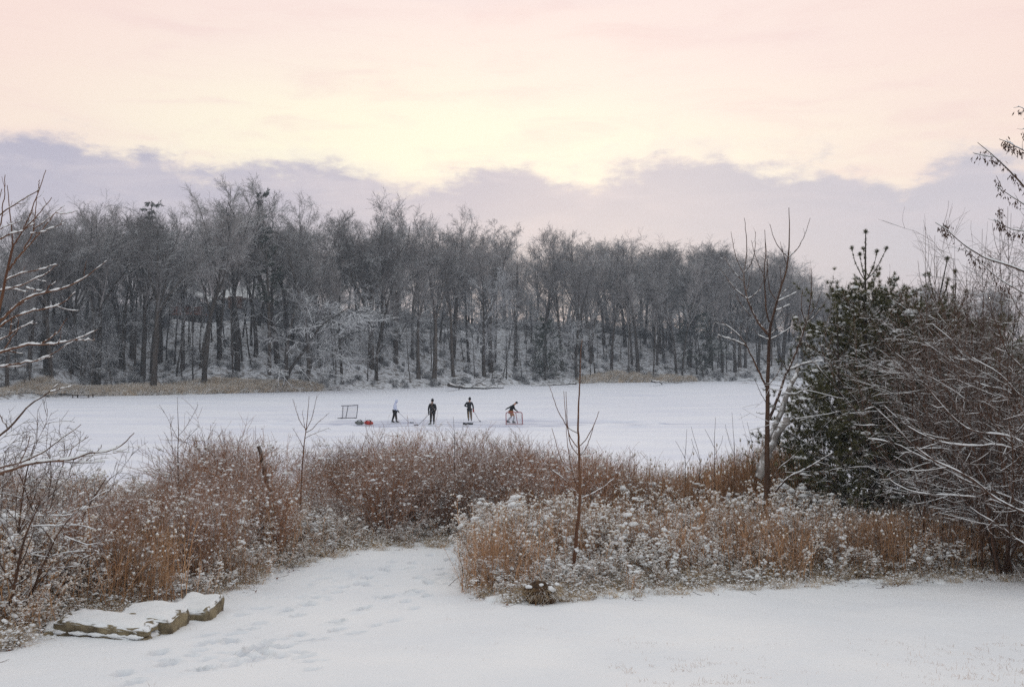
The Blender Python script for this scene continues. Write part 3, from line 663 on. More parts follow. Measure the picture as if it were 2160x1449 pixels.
prism(g, Hx(338), Hx(425), -1.5, Hz(638), 0, 9); wl = g.obj('wall', M_SIDING, hs)
g = Geo(); V = [(Hx(334), -.15, Hz(638)), (Hx(429), -.15, Hz(638)), (Hx(383), -.15, Hz(613)), (Hx(334), -.02, Hz(638)), (Hx(429), -.02, Hz(638)), (Hx(383), -.02, Hz(613))]
g.add(V, [[0, 1, 2], [3, 5, 4]]); g.add(V, [[0, 3, 4, 1], [1, 4, 5, 2], [2, 5, 3, 0]]); g.obj('gable', M_GABLE, hs)
g = Geo(); prism(g, Hx(428), Hx(520), -1.5, Hz(630), 4, 12); g.obj('wall', M_SIDING, hs)
g = Geo(); prism(g, Hx(560), Hx(600), -1.5, Hz(640), 7, 12); g.obj('wall', M_SIDING, hs)
def roof(name, x0, x1, xp, ze, zp, y0, y1, th=.35):
    g = Geo(); V = []
    for y in (y0, y1): V += [(x0, y, ze), (xp, y, zp), (x1, y, ze), (x1, y, ze + th), (xp, y, zp + th), (x0, y, ze + th)]
    g.add(V, [[0, 1, 4, 5], [1, 2, 3, 4], [11, 10, 7, 6], [10, 9, 8, 7], [0, 6, 7, 1], [1, 7, 8, 2], [5, 4, 10, 11], [4, 3, 9, 10], [0, 5, 11, 6], [2, 8, 9, 3]])
    return g.obj(name, M_SNOW, hs)
roof('roof', Hx(328), Hx(452), Hx(382), Hz(640), Hz(611), -.6, 9.5)
g = Geo()   # hipped rear wing
a0, a1, b0, b1 = Hx(430), Hx(530), Hx(462), Hx(498); V = [(a0, 3.2, Hz(626)), (a1, 3.2, Hz(626)), (a1, 13, Hz(626)), (a0, 13, Hz(626)), (b0, 8, Hz(598)), (b1, 8, Hz(598))]
g.add(V, [[0, 1, 5, 4], [2, 3, 4, 5]]); g.add(V, [[1, 2, 5], [3, 0, 4]]); g.add(V, [[3, 2, 1, 0]]); g.obj('roof', M_SNOW, hs)
g = Geo(); box(g, ((a0 + a1) / 2, 3.15, Hz(628)), (a1 - a0 + .1, .12, .3)); g.obj('fascia', M_TRIM, hs)
roof('roof', Hx(556), Hx(606), Hx(578), Hz(640), Hz(624), 6.4, 12.5)
g = Geo(); box(g, (Hx(485), 3.4, (Hz(632) + Hz(637)) / 2 - .1), (2.2, 1.1, 2.)); g.obj('dormer', M_TRIM, hs)
for px in (350, 367, 395, 415, 452, 470, 500):
    y_ = -.0 if px < 428 else 4.
    fr = Geo(); box(fr, (Hx(px), y_ - .03, Hz(652) + .2), (.95, .1, 1.25)); fo = fr.obj('window', M_FRAME, hs)
    pg = Geo(); box(pg, (Hx(px), y_ - .1, Hz(652) + .2), (.8, .08, 1.1)); pg.obj('pane', M_GLASS, fo)
dk = Geo(); box(dk, (Hx(383), -1.6, Hz(664)), (Hx(440) - Hx(330), 3., .22)); dko = dk.obj('deck', M_DECK, hs)
rl = Geo(); x0, x1 = Hx(330), Hx(440)
box(rl, ((x0 + x1) / 2, -3.05, Hz(650)), (x1 - x0, .09, .09)); box(rl, ((x0 + x1) / 2, -3.05, Hz(650) - .85), (x1 - x0, .07, .07))
for i in range(60): box(rl, (x0 + (x1 - x0) * i / 59, -3.05, Hz(650) - .45), (.04, .04, .85) if i % 10 else (.12, .12, 1.1))
rl.obj('railing', M_DECK, hs)
for i in range(4):
    pg = Geo(); box(pg, (x0 + .2 + (x1 - x0 - .4) * i / 3, -2.9, Hz(664) / 2 - .8), (.18, .18, Hz(664) + 1.6)); pg.obj('post', M_DECK, hs)
g = Geo(); box(g, (Hx(383), -.06, (Hz(668) - 1) / 2), (Hx(425) - Hx(340), .1, Hz(668) + 1)); g.obj('basement_wall', M_DARK, hs)

# ------------------------------------------------------------------ docks and fallen wood on the far shore
M_PLANK = snowy('dock_planks', (.24, .20, .16), (.36, .31, .26), amt=1., nscale=2, thr=(.1, .3), lo=.3, hi=.8, snow=(.6, .58, .57))
for px0, px1, py, lb in ((112, 138, 831, 'small snow-covered dock by the reeds, left one'), (150, 192, 838, 'longer low dock beside the reeds, right one')):
    a = P3(px0, py, CAMZ * F / (py - HOR) * .985); b_ = P3(px1, py, a[1] + .6); t_ = empty('dock', (a[0], a[1], .0)); tag(t_, lb, 'dock'); Lx = b_[0] - a[0]
    g = Geo()
    for i in range(12): box(g, (Lx * (i + .5) / 12, .8, .42), (Lx / 12 - .02, 1.5, .07))
    g.obj('deck', M_PLANK, t_)
    for i in range(2):
        for j in range(2):
            g = Geo(); tube(g, np.array([[Lx * (.06 + .88 * i), .15 + 1.3 * j, -.3], [Lx * (.06 + .88 * i), .15 + 1.3 * j, .38]]), np.array([.07, .07]), 6); g.obj('post', M_FAR, t_)
def log(pts, r0, r1, name, label, cat='log', m=None, k=7, snow=.05, branches=0, seed=1, snag=False):
    rr = np.random.default_rng(seed); pts = np.array(pts, float)
    n = 12; cs = np.linspace(0, len(pts) - 1, n); i = np.minimum(cs.astype(int), len(pts) - 2); fr = (cs - i)[:, None]
    Q = (pts[i] * (1 - fr) + pts[i + 1] * fr) + rr.normal(0, r0 * .25, (n, 3)); q = np.linspace(r0, r1, n) * rr.uniform(.9, 1.1, n)
    t_ = empty(name, tuple(pts[0])); tag(t_, label, cat); o = pts[0]
    g = Geo(); tube(g, (Q - o)[None], q[None], k, cap=True); g.obj('trunk', m or M_FAR, t_)
    if branches:
        A, B = kids((Q - o)[None], q[None], rr, branches, .2, .98, 60, 15, .3, 6, .05, .14, .4, .25, rmin=.012); C, c = kids(A, B, rr, 3, .3, 1, 40, 10, .5, 4, .02, .15, .6, .4, rmin=.01)
        g2 = Geo(); tube(g2, A, B, 4); tube(g2, C, c, 3); g2.obj('branches', m or M_FAR, t_)
    g3 = Geo(); snow_tubes(g3, (Q - o), q, rr, snow, dens=.9); g3.obj('snow', M_SNOW, t_)
    return t_
def wl_(px, py, z=0.): d = (CAMZ - z) * F / (py - HOR); return np.array([(px - 1080) / F * d, d, z])
log([wl_(945, 812, .9), wl_(975, 817, .25), wl_(1030, 819, .12), wl_(1062, 818, .15)], .22, .08, 'fallen_log', 'dark fallen tree lying on the ice edge behind the black-clad players', branches=7, seed=3)
log([wl_(1375, 805, .8), wl_(1400, 806.5, .3), wl_(1440, 806.5, .15)], .14, .06, 'fallen_log', 'short dark fallen log at the shore below the tan brush', branches=5, seed=4)
log([wl_(1215, 809.5, .5), wl_(1180, 811, .25), wl_(1120, 813, .15)], .12, .06, 'fallen_branch', 'thin fallen branch on the ice edge below the low evergreen', 'branch', branches=8, seed=5)
tx = P3(165, 735, 140.); ty = P3(100, 672, 143.)
log([P3(168, 745, 140.), P3(130, 668, 141.)], .26, .12, 'leaning_log', 'dead trunk leaning among the trees at the left', 'log', branches=6, seed=8)

# ------------------------------------------------------------------ people
def skin(name, J, E, Rj, m, parent, root=0, sub=2, link=True):
    me = bpy.data.meshes.new(name); me.from_pydata([tuple(j) for j in J], [tuple(e) for e in E], []); me.materials.append(m)
    o = bpy.data.objects.new(name, me); COL.objects.link(o); o.parent = parent
    md = o.modifiers.new('skin', 'SKIN'); md.use_smooth_shade = True
    if not me.skin_vertices: me.skin_vertices.new() if hasattr(me.skin_vertices, 'new') else None
    for i, v in enumerate(me.skin_vertices[0].data):
        r = Rj[i]; v.radius = (r, r) if not hasattr(r, '__len__') else r
        v.use_root = (i == root)
    s = o.modifiers.new('sub', 'SUBSURF'); s.levels = sub; s.render_levels = sub
    return o
M_SKIN = mat('skin', (.45, .25, .18), .6); M_BLACK = mat('black_cloth', (.012, .012, .014), .85); M_WHITE = mat('white_cloth', (.60, .64, .80), .85)
M_NAVY = mat('charcoal_cloth', (.020, .021, .026), .85); M_REDC = mat('red_cloth', (.28, .03, .02), .7); M_ORANGE = mat('orange_cloth', (.34, .14, .04), .8)
M_GREYC = mat('grey_cloth', (.16, .17, .16), .85); M_STEEL = mat('steel', (.5, .5, .52), .3, .6); M_BOOT = mat('boot', (.02, .02, .022), .4, .5); M_EYE = mat('eye', (.02, .015, .01), .2, .5)
M_TAN = mat('tan_stripe', (.50, .36, .22), .8); M_SOCK = mat('grey_sock', (.42, .44, .48), .85)
def lerp(a, b, t): return np.array(a) * (1 - t) + np.array(b) * t
def person(loc, label, J, fdir, cloth, hat='beanie', scl=1.):
    """J: joints in metres; fdir: horizontal facing direction (x, y)"""
    t_ = empty('person', loc, 0, scl); tag(t_, label, 'person')
    J = {k: np.array(v, float) for k, v in J.items()}
    f = np.array([fdir[0], fdir[1], 0.]); f /= np.linalg.norm(f); sd_ = np.array([f[1], -f[0], 0.])     # sd_: the figure's right
    hd = J['head']; nk = J['neck']; upv = nrm(hd - nk)
    V, E, Rr = [], [], []
    def add(p, r, par=None):
        V.append(p); Rr.append(r)
        if par is not None: E.append((par, len(V) - 1))
        return len(V) - 1
    pel = add(J['pelvis'], .145); sp = add(lerp(J['pelvis'], J['chest'], .5), .13, pel); ch = add(J['chest'], .15, sp)
    n0 = add(nk, .062, ch); h0 = add(hd - upv * .05, .078, n0); h1 = add(hd + upv * .05, .092, h0); add(hd + upv * .10, .06, h1)
    add(hd + f * .10 - upv * .0, .016, h0)                             # nose
    for s_ in (-1, 1): add(hd + sd_ * s_ * .088 + upv * .0, .018, h0)    # ears
    def hand(wr, el, tgt, par):
        d = nrm(wr - el); pm = add(wr + d * .05, .034, par); cur = nrm(np.array(tgt) if tgt is not None else np.array([0, 0, -1.]))
        side = nrm(np.cross(d, cur) + 1e-4)
        for q_, (o_, ln) in enumerate(((-.03, .062), (-.01, .072), (.011, .067), (.031, .052))):
            a_ = add(wr + d * .085 + side * o_, .0095, pm); b_ = add(wr + d * (.085 + ln * .55) + side * o_ + cur * .02, .009, a_); add(wr + d * (.085 + ln * .6) + side * o_ + cur * (.02 + ln * .5), .0075, b_)
        a_ = add(wr + d * .03 - side * .045 + cur * .015, .011, pm); add(wr + d * .06 - side * .05 + cur * .045, .009, a_)
    for s_ in ('r', 'l'):
        sh = add(J['sh' + s_], .062, ch); e_ = add(J['el' + s_], .043, sh); w_ = add(J['wr' + s_], .030, e_); hand(J['wr' + s_], J['el' + s_], J.get('curl' + s_), w_)
        hp = add(J['hip' + s_], .095, pel); k_ = add(J['kn' + s_], .062, hp); an = add(J['an' + s_], .042, k_); add(J['an' + s_] + f * .13 + np.array([0, 0, -.05]), .032, an)
    skin('body', V, E, Rr, M_SKIN, t_)
    for s_ in (-1, 1):
        g = Geo(); blobs(g, [hd + f * .078 + sd_ * s_ * .032 + upv * .01], [.012], np.random.default_rng(1), 2, 0, 0); g.obj('eye', M_EYE, t_)
    # jacket
    V, E, Rr = [], [], []
    ch_ = add(J['chest'] + np.array([0, 0, .02]), (.205, .155)); a = add(lerp(J['pelvis'], J['chest'], .5), (.195, .15), ch_); add(J['pelvis'] + (J['pelvis'] - J['chest']) * .18, (.20, .15), a)
    add(lerp(J['chest'], nk, .75), (.085, .08), ch_)
    for s_ in ('r', 'l'):
        sh = add(J['sh' + s_], .088, ch_); e_ = add(J['el' + s_], .066, sh); add(lerp(J['el' + s_], J['wr' + s_], .92), .048, e_)
    skin('jacket', V, E, Rr, cloth['jacket'], t_)
    V, E, Rr = [], [], []
    p0 = add(J['pelvis'] + np.array([0, 0, .02]), (.175, .135))
    lowf = cloth.get('low', .93)
    for s_ in ('r', 'l'):
        hp = add(J['hip' + s_], .118, p0); k_ = add(J['kn' + s_], .086, hp)
        if lowf > .5: add(lerp(J['kn' + s_], J['an' + s_], lowf), .072, k_)
    skin('trousers', V, E, Rr, cloth['trousers'], t_)
    if cloth.get('stripe'):
        for s_ in ('r', 'l'):
            nrm_ = np.array([0, -1., 0]); P_ = np.stack([J['hip' + s_] + nrm_ * .105 + [(.03 if s_ == 'l' else .05), 0, -.1], J['kn' + s_] + nrm_ * .075, lerp(J['kn' + s_], J['an' + s_], .9) + nrm_ * .06])
            g = Geo(); tube(g, P_, np.array([.022, .02, .018]), 6); g.obj('stripe', cloth['stripe'], t_)
    if cloth.get('sock'):
        for s_ in ('r', 'l'): g = Geo(); tube(g, np.stack([lerp(J['kn' + s_], J['an' + s_], .02), lerp(J['kn' + s_], J['an' + s_], .95)]), np.array([.074, .056]), 8); g.obj('sock', cloth['sock'], t_)
    # hat or hood
    if hat == 'beanie':
        g = Geo(); blobs(g, [hd + upv * .045 - f * .015], [[.108, .108, .135]], np.random.default_rng(2), 3, 0, .01); tube(g, np.stack([hd + upv * .02 - f * .008, hd + upv * .06 - f * .008]), np.array([.106, .106]), 12)
        blobs(g, [hd + upv * .185], [.028], np.random.default_rng(3), 2, 0, .1); g.obj('beanie', cloth['hat'], t_)
    elif hat == 'hood':
        g = Geo(); blobs(g, [hd + upv * .035 - f * .03], [[.118, .118, .135]], np.random.default_rng(2), 3, 0, .02); blobs(g, [nk - f * .03 + upv * .02], [[.10, .10, .08]], np.random.default_rng(4), 2, 0, .03); g.obj('hood', cloth['hat'], t_)
    else:
        g = Geo(); blobs(g, [hd + upv * .06 - f * .005], [[.102, .102, .09]], np.random.default_rng(2), 3, 0, .01)
        P_ = [hd + f * a_ + sd_ * b_ + upv * c_ for a_, b_, c_ in ((.07, -.075, .05), (.07, .075, .05), (.175, .05, .035), (.175, -.05, .035))]; P_ += [p - upv * .012 for p in P_]
        g.add(P_, [[0, 1, 2, 3], [7, 6, 5, 4], [0, 4, 5, 1], [1, 5, 6, 2], [2, 6, 7, 3], [3, 7, 4, 0]]); g.obj('cap', cloth['hat'], t_)
    if cloth.get('scarf'):
        g = Geo(); th = np.linspace(0, 6.283, 14); tube(g, np.stack([nk + sd_ * .085 * math.cos(a) + f * .085 * math.sin(a) + np.array([0, 0, .0]) for a in th]), np.full(14, .032), 6); g.obj('scarf', cloth['scarf'], t_)
    # hockey gloves with four fingers and a thumb, over the hands
    for s_ in ('r', 'l'):
        wr, el_ = J['wr' + s_], J['el' + s_]; d = nrm(wr - el_); cur = nrm(np.array(J['curl' + s_], float) if 'curl' + s_ in J else np.array([0, 0, -1.])); side = nrm(np.cross(d, cur) + 1e-4)
        V, E, Rr = [], [], []
        c0 = add(wr - d * .08, .062); c1 = add(wr, .052, c0); pm = add(wr + d * .06, .052, c1)
        for o_, ln in ((-.042, .07), (-.014, .08), (.014, .075), (.042, .06)):
            a_ = add(wr + d * .10 + side * o_, .019, pm); b_ = add(wr + d * (.10 + ln * .5) + side * o_ + cur * .03, .018, a_); add(wr + d * (.09 + ln * .5) + side * o_ + cur * (.035 + ln * .5), .016, b_)
        a_ = add(wr + d * .04 - side * .06 + cur * .02, .02, pm); add(wr + d * .07 - side * .065 + cur * .065, .018, a_)
        skin('glove', V, E, Rr, cloth['glove' + s_] if 'glove' + s_ in cloth else cloth['glove'], t_, root=0, sub=1)
    for s_ in ('r', 'l'):       # skates
        an = J['an' + s_]; toe = J.get('toe' + s_, an + f * .2); df = nrm(np.array([toe[0] - an[0], toe[1] - an[1], 0.])) if np.linalg.norm(toe[:2] - an[:2]) > .02 else f
        base = an + np.array([0, 0, -.10])
        V, E, Rr = [], [], []
        a0 = add(an + np.array([0, 0, .07]), .062); a1 = add(an, .058, a0); a2 = add(base - df * .06 + np.array([0, 0, .02]), .05, a1); a3 = add(base + df * .06 + np.array([0, 0, .025]), .052, a1); add(base + df * .19 + np.array([0, 0, .01]), .042, a3)
        sk = skin('skate', V, E, Rr, cloth.get('boot', M_BOOT), t_, sub=1)
        g = Geo(); pr = nrm(np.cross(df, [0, 0, 1.])) * .004; b0 = base - df * .11; b1 = base + df * .22; dz_ = np.array([0, 0, -.075])
        Vb = [b0 + pr, b1 + pr, b1 + dz_ + pr, b0 + dz_ + pr, b0 - pr, b1 - pr, b1 + dz_ - pr, b0 + dz_ - pr]; g.add(Vb, [[0, 1, 2, 3], [7, 6, 5, 4], [0, 4, 5, 1], [1, 5, 6, 2], [2, 6, 7, 3], [3, 7, 4, 0]]); g.obj('blade', M_STEEL, sk)
    return t_
def at_ice(px, py): return np.array([*wl_(px, py)[:2], 0.])
AN = .175
def stick(a, b_, bdir, label, col_, dist=.0):
    a = np.array(a, float); b_ = np.array(b_, float); t_ = empty('hockey_stick', tuple(b_)); tag(t_, label, 'hockey stick')
    g = Geo(); tube(g, np.stack([a - b_, b_ - b_]), np.array([.016, .016]), 6, cap=True); g.obj('shaft', col_, t_)
    bd = nrm(np.array([*bdir, 0.])); g = Geo(); sd_ = np.array([-bd[1], bd[0], 0]) * .01
    P_ = []
    for i in range(5):
        q_ = i / 4; c = bd * .30 * q_ + np.array([-bd[1], bd[0], 0]) * .03 * q_ * q_; P_ += [c + sd_ + [0, 0, -.0], c - sd_ + [0, 0, -.0], c - sd_ + [0, 0, .075 - .02 * q_], c + sd_ + [0, 0, .075 - .02 * q_]]
    Fc = []
    for i in range(4):
        for j in range(4): Fc.append([i * 4 + j, i * 4 + (j + 1) % 4, i * 4 + 4 + (j + 1) % 4, i * 4 + 4 + j])
    Fc += [[3, 2, 1, 0], [16, 17, 18, 19]]; g.add(np.array(P_), Fc); g.obj('blade', M_BLACK, t_)
M_SHAFT = mat('stick_shaft', (.14, .13, .14), .4, .4); M_SHAFTW = mat('pale_stick_shaft', (.42, .41, .44), .4, .4)
# player in white hoodie, turned to the right, arms low
p = at_ice(833, 892)
person(p, 'person in a white hooded sweatshirt and black trousers standing on the ice', dict(
    pelvis=(.02, 0, .92), chest=(-.01, 0, 1.25), neck=(.06, 0, 1.47), head=(.13, 0, 1.60), shr=(.0, -.19, 1.38), elr=(.05, -.24, 1.10), wrr=(.24, -.18, .92),
    shl=(-.03, .19, 1.38), ell=(-.12, .26, 1.12), wrl=(.16, .16, .95), curlr=(0, .3, -1), curll=(0, -.3, -1),
    hipr=(.02, -.10, .88), knr=(.10, -.12, .50), anr=(.13, -.13, AN), hipl=(-.02, .10, .88), knl=(-.10, .08, .50), anl=(-.20, .02, AN)), (.9, .35),
    dict(jacket=M_WHITE, trousers=M_BLACK, hat=M_WHITE, glove=M_BLACK, boot=M_BOOT), 'hood')
stick(p + [.05, -.1, 1.02], p + [1.15, -.35, .02], (1, .2), 'pale hockey stick pointing right from the player in white', M_SHAFTW)
p = at_ice(912, 896.5)
person(p, 'person in long black winter clothes and dark beanie with a pale scarf', dict(
    pelvis=(0, 0, .98), chest=(.0, .0, 1.33), neck=(-.02, 0, 1.57), head=(-.0, -.01, 1.74), shr=(.20, 0, 1.47), elr=(.27, -.03, 1.18), wrr=(.20, -.16, .95),
    shl=(-.20, 0, 1.47), ell=(-.27, -.04, 1.17), wrl=(-.26, -.12, .92), curlr=(-.3, 0, -1), curll=(.4, 0, -1),
    hipr=(.10, 0, .93), knr=(.11, -.03, .53), anr=(.11, 0, AN), hipl=(-.10, 0, .93), knl=(-.10, -.02, .53), anl=(-.12, -.05, AN), toel=(-.3, -.1, .1)), (-.25, 1),
    dict(jacket=M_BLACK, trousers=M_BLACK, hat=M_BLACK, glove=M_BLACK, boot=M_GREYC, scarf=M_GREYC), 'beanie')
stick(p + [.08, -.16, 1.12], p + [-.98, -.5, .02], (-1, .1), 'dark hockey stick resting on the ice left of the player in long black clothes', M_SHAFT)
p = at_ice(990, 889)
person(p, 'person in black jacket with tan-striped black trousers and red glove', dict(
    pelvis=(0, 0, .96), chest=(-.02, 0, 1.30), neck=(.02, 0, 1.52), head=(.03, 0, 1.68), shr=(.19, 0, 1.42), elr=(.29, .03, 1.15), wrr=(.31, -.06, .90),
    shl=(-.20, 0, 1.42), ell=(-.36, .02, 1.20), wrl=(-.20, .24, 1.13), curlr=(.2, 0, -1), curll=(1, 0, -.3),
    hipr=(.10, 0, .92), knr=(.13, -.02, .53), anr=(.15, 0, AN), hipl=(-.09, 0, .92), knl=(-.08, -.02, .53), anl=(-.06, .02, AN)), (.1, 1),
    dict(jacket=M_NAVY, trousers=M_BLACK, hat=M_BLACK, glovel=M_BLACK, glover=M_REDC, stripe=M_TAN, boot=M_BOOT), 'beanie')
stick(p + [.22, -.02, 1.0], p + [.80, -.25, .02], (.2, -1), 'thin hockey stick held out to the right by the red glove', M_SHAFT)
p = at_ice(1079, 893)
person(p, 'person in a black top, orange shorts and cap skating behind the red net', dict(
    pelvis=(-.06, 0, .90), chest=(.06, 0, 1.22), neck=(.20, 0, 1.40), head=(.33, 0, 1.50), shr=(.12, -.19, 1.33), elr=(-.12, -.30, 1.22), wrr=(-.33, -.28, 1.12),
    shl=(.12, .19, 1.33), ell=(.22, .24, 1.05), wrl=(.40, .16, .92), curlr=(0, 0, -1), curll=(0, -.3, -1),
    hipr=(-.04, -.10, .86), knr=(.20, -.12, .55), anr=(.12, -.14, AN), hipl=(-.06, .10, .86), knl=(.0, .10, .50), anl=(-.30, .12, AN + .02)), (1, .05),
    dict(jacket=M_BLACK, trousers=M_ORANGE, hat=M_BLACK, glove=M_BLACK, sock=M_SOCK, low=.1), 'cap')

# ------------------------------------------------------------------ hockey nets, bags and the snow pusher
M_IRON = mat('dark_pipe', (.045, .04, .055), .5); M_REDP = mat('red_pipe', (.30, .055, .06), .45, .4); M_NET = mat('net_cord', (.45, .44, .48), .9)
def pipe(g, pts, r=.028, k=8): pts = np.array(pts, float); tube(g, pts, np.full(len(pts), r), k)
def netting(g, A, B, C_, Dd, n1, n2, r=.0035):
    A, B, C_, Dd = map(lambda q_: np.array(q_, float), (A, B, C_, Dd))
    for i in range(n1 + 1): t0 = i / n1; tube(g, np.stack([lerp(A, B, t0), lerp(Dd, C_, t0)]), np.array([r, r]), 3)
    for i in range(n2 + 1): t0 = i / n2; tube(g, np.stack([lerp(A, Dd, t0), lerp(B, C_, t0)]), np.array([r, r]), 3)
d0 = wl_(736, 882)[1]; u0 = d0 / F; p = np.array([(736 - 1080) * u0, d0, 0]); X_ = lambda px: (px - 736) * u0
nt_ = empty('hockey_net', tuple(p)); tag(nt_, 'dark pipe hockey net standing beside the bags', 'hockey net')
h = 27 * u0
g = Geo(); pipe(g, [(X_(722.5), 0, 0), (X_(723.5), 0, h * .97)]); pipe(g, [(X_(752), 0, .02), (X_(755), 0, h + .03)]); pipe(g, [(X_(719.5), 0, h * .97), (X_(740), 0, h * .985), (X_(755), 0, h + .03)]); g.obj('front_frame', M_IRON, nt_)
g = Geo(); pipe(g, [(X_(714), -.5, .03), (X_(722.5), -.45, .03), (X_(752), -.02, .03)]); pipe(g, [(X_(722.5), 0, .03), (X_(717), -.5, .03)]); pipe(g, [(X_(731), -.35, .03), (X_(734.5), 0, h)]); g.obj('rear_frame', M_IRON, nt_)
g = Geo(); netting(g, (X_(723), 0, h), (X_(754), 0, h), (X_(752), -.03, .04), (X_(720), -.45, .04), 22, 18); g.obj('net', M_NET, nt_)
d0 = wl_(1085, 896)[1]; u0 = d0 / F; p = np.array([(1085 - 1080) * u0, d0, 0]); X_ = lambda px: (px - 1085) * u0; h = 26.5 * u0
nt_ = empty('hockey_net', tuple(p)); tag(nt_, 'red pipe hockey net with rounded corners in front of the skater', 'hockey net')
g = Geo(); pipe(g, [(X_(1067.7), 0, 0), (X_(1067.3), 0, h * .88), (X_(1068.2), 0, h * .96), (X_(1070.5), 0, h), (X_(1098), 0, h), (X_(1100.5), 0, h * .96), (X_(1101.3), 0, h * .88), (X_(1102.5), .0, .03)], .03); g.obj('front_frame', M_REDP, nt_)
g = Geo(); pipe(g, [(X_(1087.5), 0, h), (X_(1092), .45, .03)], .024); pipe(g, [(X_(1067.7), 0, .03), (X_(1076), .5, .03), (X_(1092), .5, .03), (X_(1102), 0, .03)], .02); g.obj('rear_frame', M_REDP, nt_)
g = Geo(); netting(g, (X_(1068), 0, h), (X_(1101), 0, h), (X_(1098), .5, .04), (X_(1074), .5, .04), 20, 16); netting(g, (X_(1101), 0, h), (X_(1101.2), .02, h), (X_(1098), .5, .04), (X_(1102), 0, .04), 6, 12); g.obj('net', M_NET, nt_)
def bag(px0, px1, py, hh, m1, m2, label, seed):
    rr = np.random.default_rng(seed); c = at_ice((px0 + px1) / 2, py); uu = c[1] / F; W = (px1 - px0) * uu
    t_ = empty('sports_bag', tuple(c)); tag(t_, label, 'bag')
    V0, F0 = ICO3; V = np.sign(V0) * np.abs(V0) ** .7; V = V / np.abs(V).max(0); V = V * (1 + .10 * np.sin(V0 * 5 + seed)) * [W / 2, .2, hh / 2]; V[:, 2] += hh * .47; V[:, 2] = np.maximum(V[:, 2] - .05 * V[:, 0], 0)
    g = Geo(); g.add(V, F0, 0, True); g.obj('body', m1, t_)
    for s_ in (-1, 1):
        th = np.linspace(0, math.pi, 9); g = Geo(); tube(g, np.stack([W * .22 * np.cos(th), np.full(9, .06 * s_), hh * .85 + .12 * np.sin(th)], -1), np.full(9, .016), 5); g.obj('handle', M_BLACK, t_)
    for x in (-.25, .22):
        th = np.linspace(0.15, math.pi - .15, 9); g = Geo(); tube(g, np.stack([np.full(9, W * x), -.215 * np.cos(th), .01 + hh * 1.03 * np.sin(th)], -1), np.full(9, .022), 5); g.obj('strap', m2, t_)
bag(749, 768, 895.5, .28, M_GREYC, M_BLACK, 'grey and black sports bag lying on the ice', 1)
bag(768, 787, 896, .30, mat('red_bag', (.42, .025, .015), .5, .4), M_BLACK, 'bright red sports bag lying on the ice', 2)
c = at_ice(987, 896); t_ = empty('snow_pusher', tuple(c)); tag(t_, 'wide black snow shovel lying on the rink edge', 'snow shovel'); uu = c[1] / F
g = Geo(); P_ = []
for i in range(9):
    x = (i / 8 - .5) * 22 * uu; dz = .03 * math.sin(i * 1.7); P_ += [(x, 0, .02 + dz * .3), (x, -.03, .14 + dz * .4), (x, .01, .15 + dz * .4), (x, .04, .02)]
Fc = [[i * 4 + j, i * 4 + (j + 1) % 4, i * 4 + 4 + (j + 1) % 4, i * 4 + 4 + j] for i in range(8) for j in range(4)] + [[0, 1, 2, 3], [35, 34, 33, 32]]
g.add(np.array(P_), Fc); g.obj('blade', M_BLACK, t_)
g = Geo(); pipe(g, [(-.05, -.02, .08), (-.10, -.9, .07), (-.18, -1.6, .06)], .016); pipe(g, [(.03, -.02, .08), (-.02, -.9, .07), (-.12, -1.6, .06)], .016); g.obj('handle', M_SHAFT, t_)
